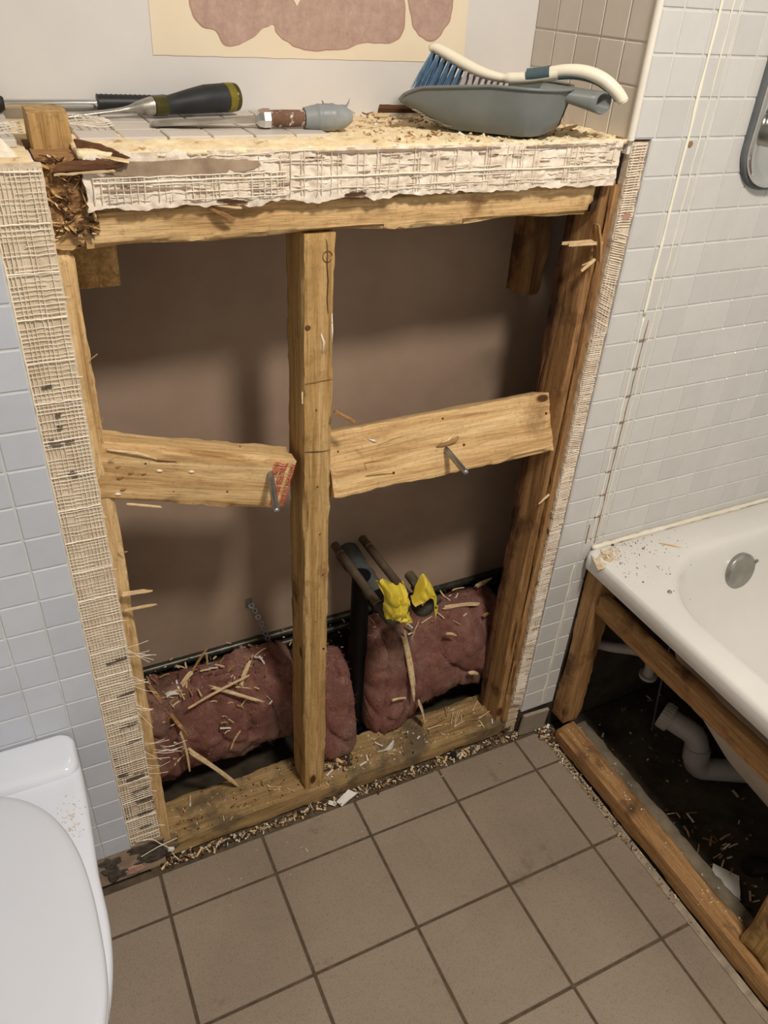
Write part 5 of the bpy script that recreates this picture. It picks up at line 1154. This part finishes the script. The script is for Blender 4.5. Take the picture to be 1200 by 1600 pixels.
# small splinters, copies of six shapes
base = []
rnd = random.Random(17)
for k in range(6):
    o = splinter('small_splinter', (-0.011, 0, 0), (0.011, 0.001, 0.001), 0.0022+0.0006*k, 0.0010+0.0003*(k % 3), ['splinterX', 'oldX', 'splinterX', 'chip', 'splinterX', 'dirtyX'][k], 'x', bend=0.001*(k % 3), n=4); base.append([o, False])
def scatter_small(p, scale, rot, label, group, k):
    o, used_ = base[k]
    if used_: o = o.copy(); C.objects.link(o)
    base[k][1] = True
    o.location = p; o.rotation_euler = rot; o.scale = (scale, 1, 1); tag(o, label, 'splinter', group)
for i in range(46):
    x = rnd.uniform(-0.045, 0.185); y = rnd.uniform(0.130, 0.235); z = 0.176+0.104*max(0, 1-abs((y-0.186)/0.066)**2.6)**(1/2.6)+0.005
    scatter_small((x, y, z), rnd.uniform(0.3, 1.5), (rnd.gauss(0, 0.3), rnd.gauss(0, 0.25), rnd.uniform(0, 6.3)), 'small loose splinter on top of the left glass wool', 'small splinters on the left glass wool', rnd.randrange(6))
for i in range(26):
    x = rnd.uniform(-0.045, 0.185); z = rnd.uniform(0.12, 0.25); p = on_left(x, z)
    scatter_small(p, rnd.uniform(0.3, 1.1), (rnd.gauss(0, 0.3), rnd.uniform(-1.2, 1.2), rnd.gauss(0, 0.3)), 'small loose splinter on the front of the left glass wool', 'small splinters on the front of the left glass wool', rnd.randrange(6))
for i in range(34):
    x = rnd.uniform(0.40, 0.655); y = rnd.uniform(0.11, 0.235); z = 0.185+0.104*max(0, 1-abs((y-0.172)/0.080)**2.6)**(1/2.6)+0.005
    scatter_small((x, y, z), rnd.uniform(0.3, 1.6), (rnd.gauss(0, 0.3), rnd.gauss(0, 0.25), rnd.uniform(0, 6.3)), 'small loose splinter on top of the right glass wool', 'small splinters on the right glass wool', rnd.randrange(6))
for i in range(26):
    x = rnd.choice([rnd.uniform(-0.05, 0.19), rnd.uniform(0.26, 0.65)]); y = rnd.uniform(0.02, 0.095)
    scatter_small((x, y, 0.0475), rnd.uniform(0.3, 1.4), (0, rnd.gauss(0, 0.08), rnd.uniform(0, 6.3)), 'small loose splinter on the timber sill', 'small splinters on the sill', rnd.randrange(6))
for i in range(10):
    x = rnd.uniform(0.535, 0.66); y = rnd.uniform(0.03, 0.08)
    scatter_small((x, y, 0.049), rnd.uniform(1.2, 2.6), (0, rnd.gauss(0, 0.06), rnd.gauss(0.5, 0.3)), 'loose lath piece at the right end of the timber sill', 'lath pieces on the right end of the sill', rnd.randrange(3))
for i in range(18):
    x = rnd.uniform(0.875, 0.97); y = rnd.uniform(-0.46, -0.30)
    scatter_small((x, y, 0.002+rnd.uniform(0, 0.004)), rnd.uniform(0.6, 1.4), (0, rnd.gauss(0, 0.1), rnd.uniform(0, 6.3)), 'dusty splinter on the screed under the bath', 'splinters under the bath', rnd.randrange(6))
# white tile fragments
shard('tile_fragment', [(0.384, 0.048, 0.046), (0.402, 0.036, 0.058), (0.424, 0.052, 0.060), (0.414, 0.038, 0.030)][:4], 0.004, 'chip', 'white tile fragment leaning on the sill under the right wool', 1, cat='tile fragment')
shard('tile_fragment', [(0.268, -0.004, 0.004), (0.274, -0.018, 0.003), (0.312, -0.010, 0.016), (0.298, 0.004, 0.018)], 0.004, 'chip', 'white tile fragment lying on the floor at the foot of the centre stud', 2, cat='tile fragment')
shard('tile_fragment', [(0.250, -0.002, 0.004), (0.262, -0.012, 0.003), (0.266, -0.006, 0.009), (0.254, 0.002, 0.010)], 0.003, 'chip', 'small white chip just left of the floor tile fragment by the centre stud', 3, cat='tile fragment')
bm = bmesh.new(); tube(bm, [(0.551, 0.002, 0.0), (0.551, 0.002, 0.012)], [0.008, 0.007], 12); tag(obj('wall_plug', bm, 'rubber', smooth=True, sharp=40), 'small black plug in the rubble in front of the right bay', 'plug')
bm = bmesh.new(); tube(bm, smooth_path([(-0.125, -0.002, 0.105), (-0.10, -0.004, 0.100), (-0.085, -0.005, 0.078), (-0.072, -0.008, 0.060), (-0.065, -0.010, 0.035), (-0.058, -0.012, 0.02)], 5), 0.0009, 6); tag(obj('fibre_strand', bm, 'thread'), 'single white fibre strand hanging at the foot of the left stripped strip', 'strand')
bm = bmesh.new(); tube(bm, smooth_path([(-0.122, -0.005, 0.060), (-0.09, -0.006, 0.073), (-0.055, -0.008, 0.082)], 5), 0.0008, 6); tag(obj('fibre_strand', bm, 'thread'), 'straight white fibre lying across the dark glue blobs', 'strand')
bm = bmesh.new(); box(bm, (-0.0055, -0.003, -0.0035), (0.0055, 0.003, 0.0035), 0, 0.0008, Matrix.Translation((-0.069, -0.010, 0.058))@Euler((0, 0.5, 0)).to_matrix().to_4x4()); tag(obj('plastic_chip', bm, 'chip'), 'tiny white block at the foot of the left stud', 'chip')
# frayed fibres hanging into the left bay
rnd = random.Random(31); bm = bmesh.new()
for zc, nn_ in ((0.555, 7), (0.51, 4), (0.44, 3), (0.34, 4), (0.29, 3)):
    for i in range(nn_):
        z = zc+rnd.gauss(0, 0.012); x = -0.084; a_ = rnd.gauss(-0.35, 0.5); L_ = rnd.uniform(0.015, 0.045)
        p = Vector((x, 0.004, z)); q = p+Vector((math.cos(a_)*L_, -0.008, math.sin(a_)*L_)); tube(bm, [p, p.lerp(q, 0.5)+Vector((0, -0.002, 0.001*rnd.gauss(0, 1))), q], 0.00045, 4)
for i in range(7):
    z = 0.325+rnd.gauss(0, 0.010); p = Vector((-0.060+rnd.uniform(-.01, .01), 0.0, z)); q = p+Vector((rnd.uniform(0.02, 0.05), -0.01, rnd.gauss(-0.002, 0.008))); tube(bm, [p, p.lerp(q, .5)+Vector((0, -0.004, 0.002)), q], 0.0005, 4)
o = tag(obj('frayed_fibres', bm, 'thread'), 'tangle of frayed pale fibres hanging off the left stud', 'fibres'); o['kind'] = 'stuff'
# rubble along the sill and in the corner by the bath
def rubble(name, gen, n, seed, label, smin=0.0006, smax=0.0025, longp=0.35, mats=('chip', 'dust', 'splinterX', 'oldX', 'darkX', 'concrete')):
    rnd = random.Random(seed); bm = bmesh.new()
    for i in range(n):
        p = gen(rnd); s_ = rnd.uniform(smin, smax)*rnd.uniform(0.5, 1); l_ = s_*(rnd.uniform(2.5, 5) if rnd.random() < longp else rnd.uniform(0.9, 1.8))
        box(bm, (-l_, -s_, -s_*0.5), (l_, s_*rnd.uniform(0.5, 1), s_*0.5), rnd.choices(range(len(mats)), [1.2, 3, 3, 3, 3, 5][:len(mats)])[0], 0, Matrix.Translation(p)@Euler((rnd.gauss(0, 0.4), rnd.gauss(0, 0.3), rnd.uniform(0, 6.3))).to_matrix().to_4x4())
    o = obj(name, bm, list(mats)); tag(o, label, 'rubble', kind='stuff'); return o
rubble('rubble', lambda r: Vector((r.uniform(-0.085, 0.72), 0.001+r.gauss(-0.001, 0.0050), abs(r.gauss(0.001, 0.003)))), 1250, 41, 'line of splinters and plaster crumbs on the floor in front of the timber sill')
rubble('rubble', lambda r: Vector((0.782+r.gauss(0, 0.009), -0.03+r.gauss(0, 0.012), abs(r.gauss(0.003, 0.004)))), 160, 42, 'small heap of white crumbs in the floor corner between the skirting tile and the bath sill', 0.001, 0.0045)
rubble('rubble', lambda r: Vector((0.777+r.gauss(0, 0.004), -0.05-abs(r.gauss(0, 0.16)), abs(r.gauss(0.0, 0.0015)))), 380, 43, 'thin line of crumbs on the floor along the bath sill', 0.0005, 0.0022, 0.1)
rubble('rubble', lambda r: Vector((r.uniform(-0.06, 0.66), r.uniform(0.015, 0.10), 0.046)), 480, 44, 'sawdust and crumbs scattered over the timber sill', 0.0004, 0.0018, 0.3)
rubble('rubble', lambda r: Vector((0.290+r.gauss(0, 0.022), 0.052+r.gauss(0, 0.008), 0.047+abs(r.gauss(0, 0.003)))), 110, 45, 'white crumbs gathered on the sill between centre stud and tile fragment', 0.0008, 0.0035)
rubble('rubble', lambda r: Vector((r.uniform(-0.05, 0.66), r.uniform(0.14, 0.245), 0.286)), 260, 46, 'fine wood dust resting on the glass wool', 0.0004, 0.0016)
rubble('rubble', lambda r: Vector((r.uniform(0.30, 0.67), r.uniform(0.006, 0.25), LEDGE+0.0005)), 420, 47, 'crumbs and chips on the bare ledge around the dustpan', 0.0006, 0.0024, 0.25, ('chip', 'dust', 'splinterX', 'board', 'oldX'))
rubble('rubble', lambda r: Vector((0.80+abs(r.gauss(0, 0.09)), -0.012-abs(r.gauss(0, 0.06)), TZ+0.0006)), 150, 48, 'crumbs and specks of dirt on the corner of the bath rim', 0.0003, 0.0012, 0.2, ('dust', 'oldX', 'darkX', 'rust'))
rubble('rubble', lambda r: Vector((r.uniform(0.87, 1.3), r.uniform(-0.6, -0.03), -0.002)), 420, 49, 'dark debris on the screed under the bath', 0.0006, 0.003, 0.3, ('dust', 'oldX', 'darkX', 'concrete'))
rubble('rubble', lambda r: Vector((r.uniform(-0.1, 0.74), -0.02-abs(r.gauss(0, 0.06)), 0.0004)), 110, 50, 'scattered specks on the floor tiles in front of the opening', 0.0003, 0.0011, 0.2, ('chip', 'dust', 'oldX'))
rubble('rubble', lambda r: Vector((0.82+r.gauss(0, 0.014), r.uniform(-0.6, -0.06), 0.0445)), 90, 51, 'pale crumbs on top of the bath sill', 0.0004, 0.0016, 0.2, ('chip', 'dust', 'splinterX'))
# dirt pieces on the bath rim
for k, (x, y, r_, lab) in enumerate([(0.8515, -0.167, 0.0042, 'grey round pebble of mortar on the front of the bath rim'), (0.8700, -0.006, 0.0045, 'grey screw plug on the bath rim against the tiles'), (0.846, -0.010, 0.0035, 'dark crumb on the bath rim next to the tiled corner'), (0.8965, -0.043, 0.0028, 'brown crumb in the middle of the dusty bath rim corner'), (0.8245, -0.125, 0.0018, 'tiny black speck on the bath rim near its front edge')]):
    bm = bmesh.new(); bmesh.ops.create_icosphere(bm, subdivisions=2, radius=r_)
    for v in bm.verts: v.co *= 1+0.25*nz(v.co.x, v.co.y, v.co.z, 300); 
    for v in bm.verts: v.co.z *= 0.55
    bmesh.ops.translate(bm, verts=bm.verts, vec=(x, y, TZ+r_*0.4)); tag(obj('crumb', bm, ['steel', 'steel', 'darkX', 'rust', 'darkX'][k], smooth=True), lab, 'crumb')
sp((0.938, -0.040, TZ+0.002), (0.972, -0.068, TZ+0.002), 0.0035, 0.0015, 'splinterX', 'thin splinter lying on the bath rim behind the basin edge', bend=0)
# splinters lying on the ledge
sp((0.375, 0.190, LEDGE+0.005), (0.400, 0.185, LEDGE+0.005), 0.012, 0.003, 'splinterX', 'pale chip on the ledge left of the dustpan tip', bend=0)
sp((0.600, 0.052, LEDGE+0.004), (0.640, 0.070, LEDGE+0.007), 0.006, 0.003, 'splinterX', 'pale splinter on the ledge behind the dustpan near the tiled return', bend=0)
